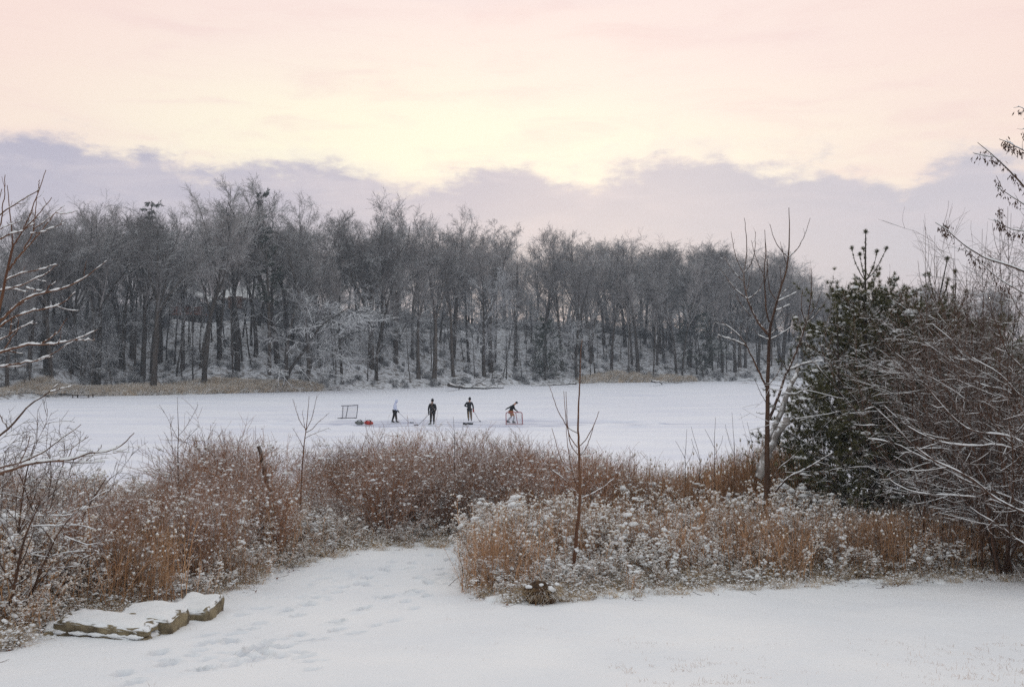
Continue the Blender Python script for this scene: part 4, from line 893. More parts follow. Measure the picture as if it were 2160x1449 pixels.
# ------------------------------------------------------------------ stone slabs beside the path
def slab(label, corners_px, hgt, seed, lean=0., ledge=None):
    """corners_px: front-left, front-right, back-right, back-left of the top, in photo pixels; top lies hgt above the ground"""
    rr = np.random.default_rng(seed); C = []
    for px, py in corners_px:
        d = gd(py)
        for _ in range(20): d = float((D(d) - hgt) * F / (py - HOR))
        C.append([(px - 1080) / F * d, d])
    C = np.array(C); o = C.mean(0); z0 = float(gz(o[0], o[1])); t_ = empty('stone_slab', (o[0], o[1], z0)); tag(t_, label, 'stone slab')
    def hull(zb, zt, grow, name, m, amp, n=(34, 14, 6)):
        g = Geo(); key = {}; V = []; Fc = []
        def vid(i, j, k):
            if (i, j, k) not in key: key[(i, j, k)] = len(V); V.append((2 * i / n[0] - 1, 2 * j / n[1] - 1, 2 * k / n[2] - 1))
            return key[(i, j, k)]
        for k in (0, n[2]):
            for i in range(n[0]):
                for j in range(n[1]): q_ = [vid(i, j, k), vid(i + 1, j, k), vid(i + 1, j + 1, k), vid(i, j + 1, k)]; Fc.append(q_ if k else q_[::-1])
        for j in (0, n[1]):
            for i in range(n[0]):
                for k in range(n[2]): q_ = [vid(i, j, k), vid(i + 1, j, k), vid(i + 1, j, k + 1), vid(i, j, k + 1)]; Fc.append(q_ if j == 0 else q_[::-1])
        for i in (0, n[0]):
            for j in range(n[1]):
                for k in range(n[2]): q_ = [vid(i, j, k), vid(i, j + 1, k), vid(i, j + 1, k + 1), vid(i, j, k + 1)]; Fc.append(q_[::-1] if i == 0 else q_)
        V = np.array(V); a, b_, c = V.T.copy()
        # rounded, broken outline in plan
        rr_ = (np.abs(a) ** 9 + np.abs(b_) ** 9) ** (1 / 9); mx_ = np.maximum(np.maximum(np.abs(a), np.abs(b_)), 1e-6); sc2 = np.where(rr_ > 0, mx_ / np.maximum(rr_, 1e-6), 1); a *= sc2; b_ *= sc2
        ed = 1 - .05 * np.maximum(c, 0) ** 6; a *= ed; b_ *= ed
        ang = np.arctan2(b_, a); wob = 1 + .016 * np.sin(ang * 5 + seed) + .022 * np.sin(ang * 11 + seed * 2) + .015 * np.sin(ang * 23 + seed); a *= wob; b_ *= wob
        A2 = (a + 1) / 2; B2 = (b_ + 1) / 2
        Q = ((C[0] - o) * (1 - A2)[:, None] + (C[1] - o) * A2[:, None]) * (1 - B2)[:, None] + ((C[3] - o) * (1 - A2)[:, None] + (C[2] - o) * A2[:, None]) * B2[:, None]
        P_ = np.concatenate([Q * grow, (zb + (zt - zb) * (c + 1) / 2)[:, None]], 1)
        w1 = P_ * 9 + seed * 3.7; w2 = P_ * 31 + seed
        dsp = np.stack([np.sin(w1[:, 1] + 2.3 * w1[:, 2]) + .5 * np.sin(w2[:, 2] + w2[:, 1]), np.sin(w1[:, 0] * 1.1 + 2.7 * w1[:, 2]) + .6 * np.sin(w2[:, 0] + 1.7 * w2[:, 2]), .7 * np.sin(w1[:, 0] * 1.3 + w1[:, 1]) + .4 * np.sin(w2[:, 0] * .7 + w2[:, 1])], -1)
        P_ = P_ + dsp * amp; P_[:, 2] += np.where(c > 0, .022 * np.sin(A2 * 4.1 + seed), 0) - np.clip(c, 0, 1) * .03 * (np.abs(a) > .93)
        g.add(P_, Fc, 0, True); return g.obj(name, m, t_)
    if ledge: hull(-.15, hgt * .42, 1.04, 'stone', M_SLAB, .008); hull(hgt * .40, hgt, .98, 'stone', M_SLAB, .007)
    else: hull(-.15, hgt, 1., 'stone', M_SLAB, .012)
    n1_, n2_ = 56, 22; V = []
    for i in range(n1_ + 1):
        for j in range(n2_ + 1):
            a, b_ = i / n1_, j / n2_; ax_, bx_ = 2 * a - 1, 2 * b_ - 1
            r5 = (abs(ax_) ** 9 + abs(bx_) ** 9) ** (1 / 9); k5 = max(abs(ax_), abs(bx_)) / max(r5, 1e-6); ang = math.atan2(bx_, ax_)
            k5 *= (1 + .016 * math.sin(ang * 5 + seed) + .022 * math.sin(ang * 11 + seed * 2)) * .985
            a2, b2 = (ax_ * k5 + 1) / 2, (bx_ * k5 + 1) / 2
            q_ = (C[0] * (1 - a2) + C[1] * a2) * (1 - b2) + (C[3] * (1 - a2) + C[2] * a2) * b2 - o
            e = (1 - max(abs(ax_), abs(bx_))) * np.linalg.norm(C[3] - C[0]) / 2; nn = .5 + .5 * math.sin(q_[0] * 21 + seed) * math.sin(q_[1] * 17 + q_[0] * 9); e -= .018 + .03 * nn
            V.append([q_[0], q_[1], hgt + .022 * math.sin(a2 * 4.1 + seed) - .03 + .05 * (1 - math.exp(-max(e, 0) / .03)) + .007 * math.sin(q_[0] * 15 + seed) * math.sin(q_[1] * 13)])
    ij = (np.arange(n1_)[:, None] * (n2_ + 1) + np.arange(n2_)[None]).ravel()
    g = Geo(); g.add(np.array(V), np.stack([ij, ij + 1, ij + n2_ + 2, ij + n2_ + 1], -1), 0, True)
    if ledge:
        a = np.linspace(.04, .95, 44); P_ = np.stack([(C[0] * (1 - t) + C[1] * t - o) * 1.02 for t in a]); P_ = np.concatenate([P_, np.full((44, 1), hgt * .42)], 1)
        tube(g, P_ + rr.normal(0, .003, P_.shape), .016 + .010 * np.sin(np.arange(44) * .7) + rr.uniform(0, .006, 44), 6, 0, True)
    # drift banked against the foot
    a = np.linspace(-.05, 1.05, 40); P_ = np.stack([(C[0] * (1 - t) + C[1] * t - o) * 1.04 for t in a]); P_ = np.concatenate([P_, np.full((40, 1), -.01)], 1); tube(g, P_, .03 + .022 * np.sin(np.arange(40) * .45 + seed) + rr.uniform(0, .01, 40), 6, 0, True)
    g.obj('snow_cap', M_SNOW, t_)
M_SLAB = snowy('slab_rock', (.045, .034, .024), (.26, .21, .13), scale=4., amt=1., nscale=7, thr=(.38, .5), vary=.15, lo=.35, hi=.75, stretch=(1, 1, 1))
slab('long low layered stone slab nearest the camera, dark front edge under snow', [(108, 1310), (312, 1318), (348, 1297), (150, 1292)], .18, 1, ledge=True)
slab('middle stone slab with a pale broad end face, between the other two slabs', [(225, 1300), (358, 1301), (404, 1278), (280, 1272)], .20, 5)
slab('rear rounded stone slab with ochre end face, farthest along the row', [(352, 1276), (440, 1276), (474, 1256), (404, 1250)], .19, 9)
slab('small half-buried stone at the left end of the slab row', [(86, 1330), (120, 1330), (128, 1318), (94, 1318)], .07, 12)

# ------------------------------------------------------------------ traced bare trees and saplings near the camera
def traced(name, label, lines, d, m, cat='tree', snow=.02, seed=0, base=None, extra=None, dsp=.25, twig=None, k=7, rs=1., dens=1.):
    """lines: (points in photo px, r0, r1, depth_slope); the first is the stem"""
    rr = np.random.default_rng(seed); o = P3(lines[0][0][0][0], lines[0][0][0][1], d) if base is None else np.array(base)
    t_ = empty(name, tuple(o)); tag(t_, label, cat); stem, br, sn = Geo(), Geo(), Geo(); allP = []
    for li, (pts, r0, r1, ds) in enumerate(lines):
        pts = np.array(pts, float); seg = np.concatenate([[0], np.cumsum(np.hypot(*np.diff(pts, axis=0).T))]) / F * d
        n = max(5, 3 * len(pts)); s = np.linspace(0, seg[-1], n)
        dd = d + np.interp(s, seg, np.linspace(0, 1, len(seg)) * 0) + (ds if ds is not None else rr.uniform(-dsp, dsp)) * s
        if li and allP:       # start at the depth of the limb it grows from
            p0 = pts[0]; best = min(allP, key=lambda q: (q[0] - p0[0]) ** 2 + (q[1] - p0[1]) ** 2)
            if math.hypot(best[0] - p0[0], best[1] - p0[1]) < 14: dd = dd - dd[0] + best[2]
        # smooth interpolation
        px = np.interp(s, seg, pts[:, 0]); py = np.interp(s, seg, pts[:, 1])
        if n > 6:
            for _ in range(2): px[1:-1] = .25 * px[:-2] + .5 * px[1:-1] + .25 * px[2:]; py[1:-1] = .25 * py[:-2] + .5 * py[1:-1] + .25 * py[2:]
        P_ = np.stack([(px - 1080) / F * dd, dd, CAMZ - (py - HOR) / F * dd], -1); P_[1:-1] += rr.normal(0, .003, (n - 2, 3)); q = np.linspace(r0, r1, n) * rs
        allP += list(zip(px, py, dd)); G_ = stem if li == 0 else br
        tube(G_, (P_ - o)[None], q[None], k if li == 0 else 6, 0, True); snow_tubes(sn, P_ - o, q, rr, snow, dens=dens)
        if twig and li and r0 > .005:
            A, B = kids((P_ - o)[None], q[None], rr, twig, .25, .98, 45, 12, .16, 5, .12, .08, .5, .4, rmin=.003); tube(br, A, B, 4); snow_tubes(sn, A, B, rr, snow * .6, k=4, dens=.5)
            if twig > 6: A, B = kids(A, B, rr, 4, .2, 1, 40, 12, .5, 4, .05, .08, .7, .5, rmin=.0028); tube(br, A, B, 3)
    stem.obj('trunk', m, t_); br.obj('branches', m, t_) if br.n else None; sn.obj('snow', M_SNOW, t_)
    return t_
ld = 9.0
LB = [
 ([(-120, 1500), (-115, 1250), (-95, 1050), (-60, 860), (-30, 760), (0, 650), (7, 601), (17, 571), (24, 529), (27, 520)], .05, .012, 0),
 ([(27, 520), (45, 491), (67, 447), (79, 407), (87, 390), (97, 359)], .010, .004, None), ([(27, 520), (24, 479), (20, 439), (15, 391)], .009, .004, None), ([(79, 407), (82, 393), (84, 380)], .006, .004, None),
 ([(17, 571), (32, 551), (45, 534), (65, 514), (84, 491), (99, 474), (114, 452)], .013, .004, None), ([(50, 526), (65, 500), (72, 483), (74, 447), (78, 415)], .009, .004, None),
 ([(72, 483), (99, 464), (117, 449), (136, 434)], .007, .003, None), ([(117, 449), (140, 452), (163, 445)], .005, .003, None), ([(50, 483), (66, 470), (82, 452), (109, 417)], .008, .004, None),
 ([(-20, 515), (0, 505), (15, 495), (37, 490), (50, 486), (75, 470)], .011, .005, None), ([(65, 493), (88, 490), (112, 481), (139, 469)], .006, .003, None), ([(-20, 470), (0, 453), (25, 436), (55, 417), (82, 400)], .009, .005, None),
 ([(-20, 500), (0, 486), (3, 464), (8, 422), (11, 369)], .009, .004, None), ([(-20, 500), (-10, 450), (0, 414), (4, 399)], .007, .004, None), ([(-25, 495), (10, 478), (30, 472), (48, 464)], .007, .003, None),
 ([(-40, 622), (5, 612), (42, 604), (70, 588), (93, 581), (122, 558)], .012, .004, None), ([(12, 591), (30, 580), (50, 575), (87, 568), (119, 558)], .009, .003, None), ([(20, 608), (40, 612), (55, 616)], .006, .003, None), ([(55, 607), (75, 612), (88, 613)], .006, .003, None),
 ([(-80, 740), (-30, 700), (0, 678), (30, 648), (50, 632), (75, 621), (107, 616), (139, 606), (179, 587), (199, 571), (225, 550)], .022, .004, None), ([(94, 616), (106, 603), (119, 591)], .006, .003, None),
 ([(-80, 760), (-30, 712), (0, 688), (25, 670), (57, 658), (99, 650), (129, 643), (149, 626), (159, 616)], .017, .004, None), ([(25, 670), (22, 688), (18, 706)], .006, .003, None),
 ([(-60, 740), (0, 717), (20, 705), (50, 687), (70, 678)], .012, .004, None), ([(-90, 790), (-40, 765), (0, 743), (37, 732), (65, 725), (99, 728), (129, 723), (159, 717), (184, 705), (206, 695)], .020, .004, None),
 ([(87, 725), (107, 712), (122, 702), (142, 671)], .009, .003, None), ([(-90, 800), (-30, 782), (0, 772), (37, 768), (75, 759), (99, 754), (124, 737), (159, 717)], .014, .003, None), ([(99, 754), (112, 752)], .006, .003, None),
 ([(10, 735), (25, 712), (40, 690), (38, 672)], .008, .003, None), ([(159, 717), (180, 718), (200, 716)], .006, .003, None)]
traced('snowy_sapling', 'brown-stemmed bare sapling with thick snow on its limbs at the left edge', LB, ld, M_SAPR, snow=.013, seed=1, twig=2, rs=.8, dens=.55)
LB2 = [
 ([(-150, 1500), (-140, 1250), (-100, 1060), (-60, 960), (0, 916), (17, 906), (30, 898), (42, 876), (57, 856), (75, 841), (94, 836), (107, 826), (122, 811)], .045, .006, 0),
 ([(107, 826), (128, 820), (151, 813)], .008, .003, None), ([(17, 903), (8, 890), (0, 874), (-10, 850)], .009, .004, None),
 ([(-120, 1030), (0, 998), (37, 985), (75, 975), (119, 972), (149, 969), (174, 959), (199, 953), (223, 955), (243, 949), (263, 936), (283, 913)], .026, .005, None),
 ([(119, 972), (150, 975), (179, 975), (200, 976), (221, 973)], .011, .003, None), ([(-100, 1020), (0, 985), (50, 973), (94, 953), (124, 928), (149, 913), (171, 895)], .019, .004, None),
 ([(179, 975), (190, 965), (200, 956)], .006, .004, None), ([(238, 955), (255, 953), (273, 954)], .005, .003, None), ([(124, 950), (150, 948), (172, 930), (186, 922)], .007, .003, None),
 ([(140, 972), (150, 950), (160, 938), (187, 920)], .006, .003, None), ([(160, 948), (180, 950), (196, 952)], .005, .003, None), ([(205, 953), (211, 945), (214, 940)], .006, .004, None), ([(243, 948), (247, 940)], .005, .003, None)]
traced('snowy_sapling', 'low bare tree at the left edge, snowy limbs reaching over the lake', LB2, 10., M_DARKB, snow=.016, seed=2, twig=3, rs=.85, dens=.6)
CS = [([(1212, 1243), (1208, 1195), (1214, 1165), (1216, 1119), (1223, 1081), (1224, 1036), (1223, 987), (1221, 945), (1219, 892), (1221, 846), (1223, 805), (1225, 770), (1224, 745), (1228, 715)], .036, .005, 0),
 ([(1218, 913), (1206, 909), (1195, 899), (1176, 865), (1159, 814)], .009, .004, None), ([(1219, 943), (1208, 933), (1200, 918), (1193, 884), (1189, 825)], .009, .004, None), ([(1221, 960), (1210, 951), (1202, 937), (1196, 892), (1194, 825)], .009, .004, None),
 ([(1221, 941), (1230, 936), (1237, 926), (1252, 899), (1264, 867)], .009, .004, None), ([(1223, 960), (1232, 952), (1240, 937), (1255, 892)], .009, .004, None), ([(1224, 1036), (1214, 1020), (1204, 983), (1195, 918), (1195, 892)], .010, .004, None),
 ([(1223, 1049), (1205, 1028), (1187, 1006), (1157, 987), (1130, 949)], .011, .004, None), ([(1206, 994), (1194, 986), (1182, 968), (1164, 903)], .008, .004, None), ([(1227, 1051), (1240, 1045), (1252, 1040), (1282, 1021), (1312, 990)], .010, .004, None),
 ([(1226, 1042), (1235, 1025), (1248, 1002), (1263, 967)], .008, .004, None)]
traced('sapling', 'thin upright sapling rising from the right-hand weeds beside the path', CS, gd(1243), M_SAPR, snow=.014, seed=3)
T2 = [([(1616, 1190), (1614, 1099), (1618, 1027), (1618, 919), (1619, 848), (1619, 830), (1621, 761), (1623, 706), (1624, 685), (1632, 665), (1639, 634), (1646, 607), (1660, 574), (1663, 540), (1666, 477), (1664, 438)], .072, .006, 0),
 ([(1620, 706), (1597, 678), (1580, 643), (1569, 601), (1569, 574), (1575, 540), (1575, 499), (1570, 460)], .026, .005, None), ([(1568, 575), (1554, 549), (1546, 513), (1542, 489)], .011, .004, None), ([(1569, 575), (1583, 562), (1592, 535), (1594, 489)], .011, .004, None),
 ([(1577, 631), (1552, 612), (1533, 587), (1519, 565)], .012, .004, None), ([(1568, 593), (1544, 571), (1528, 540)], .009, .004, None), ([(1586, 668), (1566, 648), (1552, 620)], .010, .004, None), ([(1577, 631), (1595, 620), (1608, 600), (1612, 585)], .010, .004, None),
 ([(1623, 680), (1615, 656), (1615, 618), (1610, 576), (1616, 540), (1613, 485)], .018, .005, None), ([(1610, 576), (1600, 560), (1590, 530), (1585, 507)], .009, .004, None), ([(1613, 600), (1619, 570), (1618, 540), (1614, 500)], .009, .004, None), ([(1639, 636), (1624, 615), (1619, 585), (1620, 557)], .011, .004, None),
 ([(1663, 542), (1650, 532), (1632, 505), (1624, 473)], .011, .004, None), ([(1663, 543), (1682, 527), (1699, 493), (1709, 460)], .011, .004, None), ([(1660, 560), (1652, 535), (1646, 510)], .008, .004, None), ([(1648, 600), (1646, 570), (1645, 553)], .007, .004, None),
 ([(1639, 636), (1655, 629), (1680, 617)], .011, .004, None), ([(1634, 656), (1650, 650), (1668, 641)], .011, .004, None), ([(1640, 630), (1655, 615), (1664, 604)], .008, .004, None), ([(1625, 705), (1643, 690), (1660, 665)], .010, .004, None), ([(1624, 716), (1646, 706), (1670, 689)], .011, .004, None),
 ([(1622, 716), (1602, 710), (1588, 692)], .010, .004, None), ([(1616, 816), (1597, 775), (1575, 729), (1563, 709), (1541, 692), (1523, 680)], .022, .006, None), ([(1573, 729), (1550, 718), (1528, 712), (1515, 707)], .013, .004, None),
 ([(1622, 885), (1632, 862), (1640, 840), (1645, 830), (1655, 792), (1671, 764), (1693, 703), (1706, 665), (1713, 596), (1711, 565)], .032, .005, .12), ([(1700, 681), (1690, 656), (1693, 609)], .010, .004, None), ([(1701, 682), (1721, 665), (1743, 634), (1759, 609)], .010, .004, None),
 ([(1706, 668), (1722, 645), (1733, 610)], .009, .004, None), ([(1661, 780), (1675, 777), (1688, 769), (1710, 764), (1735, 762)], .020, .006, None), ([(1659, 780), (1650, 765), (1643, 748)], .009, .004, None), ([(1680, 745), (1690, 728), (1696, 700)], .010, .004, None),
 ([(1616, 1063), (1628, 1045), (1641, 1030), (1662, 1005), (1698, 991), (1727, 973), (1756, 955)], .026, .008, -.2), ([(1622, 1012), (1640, 990), (1662, 972), (1690, 945)], .010, .004, None), ([(1622, 812), (1640, 790), (1650, 765)], .010, .004, None), ([(1618, 815), (1632, 825), (1650, 822)], .009, .004, None),
 ([(1617, 852), (1600, 820), (1592, 800)], .008, .004, None), ([(1620, 870), (1608, 874), (1595, 870)], .006, .003, None), ([(1650, 830), (1680, 832), (1712, 812)], .010, .004, None)]
traced('bare_tree', 'tallest near bare tree, dark trunk with two upswept limbs left of the pines', T2, 20.2, M_SAP, snow=.028, seed=4, dsp=.3, twig=1)
log([P3(1600, 1010, 21.2), P3(1618, 940, 21.3), P3(1630, 905, 21.3), P3(1655, 855, 21.4), P3(1670, 812, 21.4), P3(1682, 778, 21.5)], .085, .04, 'leaning_log', 'pale leaning broken trunk caked with snow behind the tall bare tree', 'trunk', M_PALE, snow=.014, seed=11)
log([P3(1600, 1010, 21.0), P3(1623, 950, 21.), P3(1641, 912, 21.), P3(1662, 880, 21.)], .09, .07, 'broken_stump', 'short thick broken stub leaning right beside the pale trunk', 'stump', M_PALE, snow=.03, seed=12)
log([P3(575, 1080, 20.), P3(562, 1007, 20.), P3(552, 976, 20.), P3(546, 942, 20.)], .055, .035, 'dead_stub', 'dark snow-spattered dead stub sticking out of the left shrubs', 'stump', M_DARKB, snow=.05, seed=13)
S3 = [([(634, 1080), (634, 1053), (640, 946), (646, 907), (650, 870), (652, 835)], .022, .004, 0), ([(646, 907), (638, 897), (630, 884), (617, 841)], .008, .003, None), ([(646, 907), (651, 896), (658, 884), (669, 832)], .008, .003, None), ([(646, 912), (660, 905), (669, 892), (682, 882), (695, 870)], .008, .003, None),
 ([(643, 925), (660, 915), (695, 902)], .006, .003, None), ([(640, 945), (628, 920), (617, 902)], .007, .003, None), ([(645, 910), (641, 890), (638, 868)], .006, .003, None)]
traced('sapling', 'reddish upright sapling in the left shrubs below the dark net', S3, 21., M_SAPR, snow=.008, seed=5, twig=4)
S4 = [([(378, 1060), (376, 1014), (375, 956), (377, 917), (375, 870), (374, 837)], .018, .003, 0), ([(377, 918), (390, 905), (405, 880), (418, 853)], .006, .003, None), ([(377, 930), (365, 905), (350, 875), (336, 854)], .006, .003, None), ([(376, 945), (395, 925), (420, 898)], .006, .003, None),
 ([(375, 955), (360, 940), (347, 912)], .006, .003, None), ([(375, 975), (355, 955), (335, 950)], .005, .003, None), ([(376, 1000), (355, 980), (337, 956)], .006, .003, None), ([(382, 985), (395, 930), (402, 905)], .006, .003, None)]
traced('sapling', 'slender bare sapling standing alone against the lake on the left', S4, 22., M_DARKB, snow=.008, seed=6, twig=6)
for px, py0, py1, dx, nm_ in ((959, 1000, 878, -3, 'lone thin twig rising toward the lake between the black-clad players'), (1445, 1060, 905, 4, 'thin dark whip left of the tall near bare tree'), (1550, 1100, 870, -6, 'brown whip stem beside the tall near bare tree'),
                              (1478, 1090, 900, -20, 'crooked snowy bush stem near the tan seed head'), (1507, 1040, 880, 2, 'straight reddish whip left of the tall near bare tree'), (1590, 1050, 890, -14, 'forked whip just left of the dark near trunk')):
    traced('whip_stem', nm_, [([(px, py0), (px + dx * .3, py0 * .7 + py1 * .3), (px - dx * .1, py0 * .4 + py1 * .6), (px + dx, py1)], .010, .003, 0), ([(px + dx * .1, (py0 + py1) / 2), (px + 14, (py0 + py1) / 2 - 22), (px + 18, (py0 + py1) / 2 - 42)], .005, .003, None),
        ([(px, py0 * .4 + py1 * .6), (px - 12, py0 * .3 + py1 * .7 - 8), (px - 20, py1 + 25)], .005, .003, None)], 22., M_SAP, 'stem', snow=.008, seed=px, twig=2)

# ------------------------------------------------------------------ seed-hung tree at the upper right
KB = [([(2420, 1350), (2400, 1000), (2350, 700), (2270, 520), (2200, 440), (2160, 397), (2139, 366), (2115, 341), (2098, 329), (2062, 301)], .09, .004, 0), ([(2098, 331), (2080, 330), (2052, 322)], .006, .003, None),
 ([(2220, 470), (2160, 431), (2139, 417), (2103, 395)], .013, .004, None), ([(2115, 400), (2108, 385), (2101, 371)], .005, .003, None), ([(2250, 380), (2190, 335), (2160, 319), (2132, 303), (2108, 294)], .015, .004, None), ([(2140, 307), (2130, 300), (2122, 294)], .005, .003, None),
 ([(2320, 660), (2230, 600), (2160, 573), (2115, 555), (2074, 545), (2039, 521), (2015, 503), (1994, 479), (1973, 470)], .024, .004, None), ([(1995, 480), (1997, 465)], .004, .003, None), ([(2240, 500), (2160, 488), (2132, 486), (2112, 470), (2096, 463)], .012, .004, None), ([(2112, 470), (2107, 437)], .004, .003, None),
 ([(2200, 250), (2160, 232), (2148, 225)], .007, .003, None), ([(2230, 330), (2175, 280), (2158, 271)], .007, .003, None), ([(2330, 700), (2200, 640), (2120, 600), (2074, 560), (2035, 525)], .015, .004, None)]
kt = traced('ash_tree', 'bare tree hung with brown seed keys at the upper right edge', KB, 14., M_SAP, snow=.012, seed=7, twig=3)
rk = np.random.default_rng(77); o_k = P3(2420, 1350, 14.); KV = []
for pts, r0, r1, ds in KB:
    pts = np.array(pts, float)
    for _ in range(int(40 if len(pts) > 4 else 14)):
        s = rk.uniform(.45 if len(pts) > 6 else .1, .97); f_ = s * (len(pts) - 1); i = int(f_); fr = f_ - i; p_ = pts[i] * (1 - fr) + pts[i + 1] * fr
        if p_[0] < 1985 and p_[1] > 480: continue
        c = P3(p_[0], p_[1] + 3, 14. + rk.normal(0, .08)) - o_k
        for q in range(rk.integers(1, 5)):
            c2 = c + rk.normal(0, .025, 3) - [0, 0, .03]; dn = nrm(np.array([rk.normal(0, .5), rk.normal(0, .4), -1.])); sdv = nrm(np.cross(dn, rk.normal(0, 1, 3))) * .009; ln = rk.uniform(.04, .075)
            KV.append(np.stack([c2, c2 + dn * ln * .5 + sdv, c2 + dn * ln, c2 + dn * ln * .5 - sdv]))
g = Geo(); V = np.concatenate(KV); g.add(V, np.arange(len(V)).reshape(-1, 4)); g.obj('seed_keys', M_KEYS, kt)

# ------------------------------------------------------------------ pines
def needle_tufts(g, P, rng, per, n=16, L_=.105, wd=.0052, up=.25, t0=.2):
    M = len(P); t = rng.uniform(t0, 1, (M, per)); t[:, 0] = .98
    S, d = at_t(P, t); S = S.reshape(-1, 3); d = d.reshape(-1, 3); K = len(S)
    S = np.repeat(S, n, 0); d = np.repeat(d, n, 0)
    dr = nrm(d * rng.uniform(.5, 1.3, (K * n, 1)) + rng.normal(0, .55, d.shape) + [0, 0, up * .5]); s = nrm(np.cross(dr, rng.normal(0, 1, d.shape))) * wd
    ln = L_ * rng.uniform(.7, 1.15, (K * n, 1)); V = np.stack([S - s, S + s, S + dr * ln], 1); g.add(V, np.arange(K * n * 3).reshape(-1, 3))
def pine(label, px, d, top, seed, width=1.9, bare=.12, dens=1.):
    rng = np.random.default_rng(seed); x = (px - 1080) / F * d; z = float(gz(x, d)); H = CAMZ + (HOR - top) / F * d - z
    t_ = empty('pine_tree', (x, d, z)); tag(t_, label, 'tree')
    T = path(np.array([[0, 0, -.1]]), np.array([[0., 0, 1.]]), np.array([H + .1]), 16, rng, .03, .012); TR = (.085 * H / 6.7 * np.linspace(1, .12, 16))[None]
    g = Geo(); tube(g, T, TR, 8); g.obj('trunk', M_PBARK, t_)
    gb, gn, gs = Geo(), Geo(), Geo(); zs = H * bare; gap = .52; A_, B_ = [], []
    lv = []
    while zs < H - 1.9: lv.append(zs); zs += gap * rng.uniform(.75, 1.15) * (1 if zs < H * .6 else 1.25)
    lv.append(H - 1.12)
    for z_ in lv:
        f_ = z_ / H; n = int(rng.integers(5, 8)); ln = width * (1 - f_) ** .62 * rng.uniform(.75, 1.15) + .12; a0 = rng.uniform(0, 6.28)
        top_ = z_ >= H - 1.2
        for k_ in range(n if not top_ else 5):
            a = a0 + k_ * 6.283 / (n if not top_ else 5) + rng.normal(0, .2); e_ = .25 + .75 * f_ if not top_ else 1.0
            S = at_t(T, np.array([[min(.995, (z_ + .1) / (H + .1))]]))[0][0]; dv = nrm(np.array([[math.cos(a), math.sin(a), e_ * rng.uniform(.6, 1.1)]]))
            L1 = (ln if not top_ else rng.uniform(.72, .9)) * rng.uniform(.75, 1.15)
            Q = path(S, dv, np.array([L1]), 8, rng, .05 + (.14 if top_ else 0), .04); A_.append(Q); B_.append((.022 * (1 - f_) + .010) * np.linspace(1, .35, 8)[None])
    A = np.concatenate(A_); B = np.concatenate(B_); tube(gb, A, B, 5)
    low = A[:, 0, 2] < H - 1.3; C, c = kids(A[low], B[low], rng, 8, .25, .97, 48, 10, .42, 5, .05, .07, .5, .5, flat=.5); tube(gb, C, c, 4)
    E, e = kids(C, c, rng, 4, .25, .97, 42, 12, .55, 4, .06, .08, .7, .6, flat=.4); tube(gb, E, e, 3)
    gb.obj('branches', M_PBARK, t_)
    needle_tufts(gn, E, rng, int(4 * dens), 17); needle_tufts(gn, C, rng, int(6 * dens), 17); needle_tufts(gn, A[low], rng, 6, 14, t0=.5)
    tp = A[~low]; needle_tufts(gn, tp, rng, 16, 12, .055, t0=.25); needle_tufts(gn, tp[:, -2:], rng, 3, 40, .10, t0=.9)
    needle_tufts(gn, T[:, -3:], rng, 22, 12, .055, t0=.1); needle_tufts(gn, T[:, -2:], rng, 3, 50, .11, t0=.93)
    gn.obj('needles', M_NEEDLE, t_)
    Sx = np.concatenate([at_t(C, rng.uniform(.3, 1, (len(C), 2)))[0].reshape(-1, 3), at_t(E, rng.uniform(.4, 1, (len(E), 1)))[0].reshape(-1, 3)]); Sx = Sx[rng.uniform(0, 1, len(Sx)) < .34]
    sz = rng.uniform(.015, .05, (len(Sx), 1)) * [1.9, .9, .7]; blobs(gs, Sx + [0, 0, .03], sz, rng, 1, 0, .3)
    w_ = Sx[rng.uniform(0, 1, len(Sx)) < .05]; blobs(gs, w_ + [0, 0, .02], rng.uniform(.05, .09, (len(w_), 1)) * [1.9, .9, .6], rng, 2, 0, .35)
    tips = tp[:, -1]; blobs(gs, tips + [0, 0, .04], np.full((len(tips), 3), .022), rng, 1); snow_tubes(gs, A[low], B[low], rng, .022, dens=.7); snow_tubes(gs, C, c, rng, .014, dens=.4)
    gs.obj('snow', M_SNOW, t_)
pine('tallest pine with a candelabra top, left one of the pine group', 1840, 23.0, 488, 1, width=2.45)
pine('smaller pine at the left edge of the pine group, low boughs over the ice', 1782, 22.2, 650, 2, width=1.8, bare=.08)
pine('pine whose tip shows just right of the tallest one', 1912, 24.5, 545, 3, width=2.4)
pine('short-topped pine hidden behind the tangled shrub branches', 2010, 24., 575, 4, width=2.5)
pine('pine at the right edge behind the snowy branches', 2130, 25., 640, 5, width=2.2)

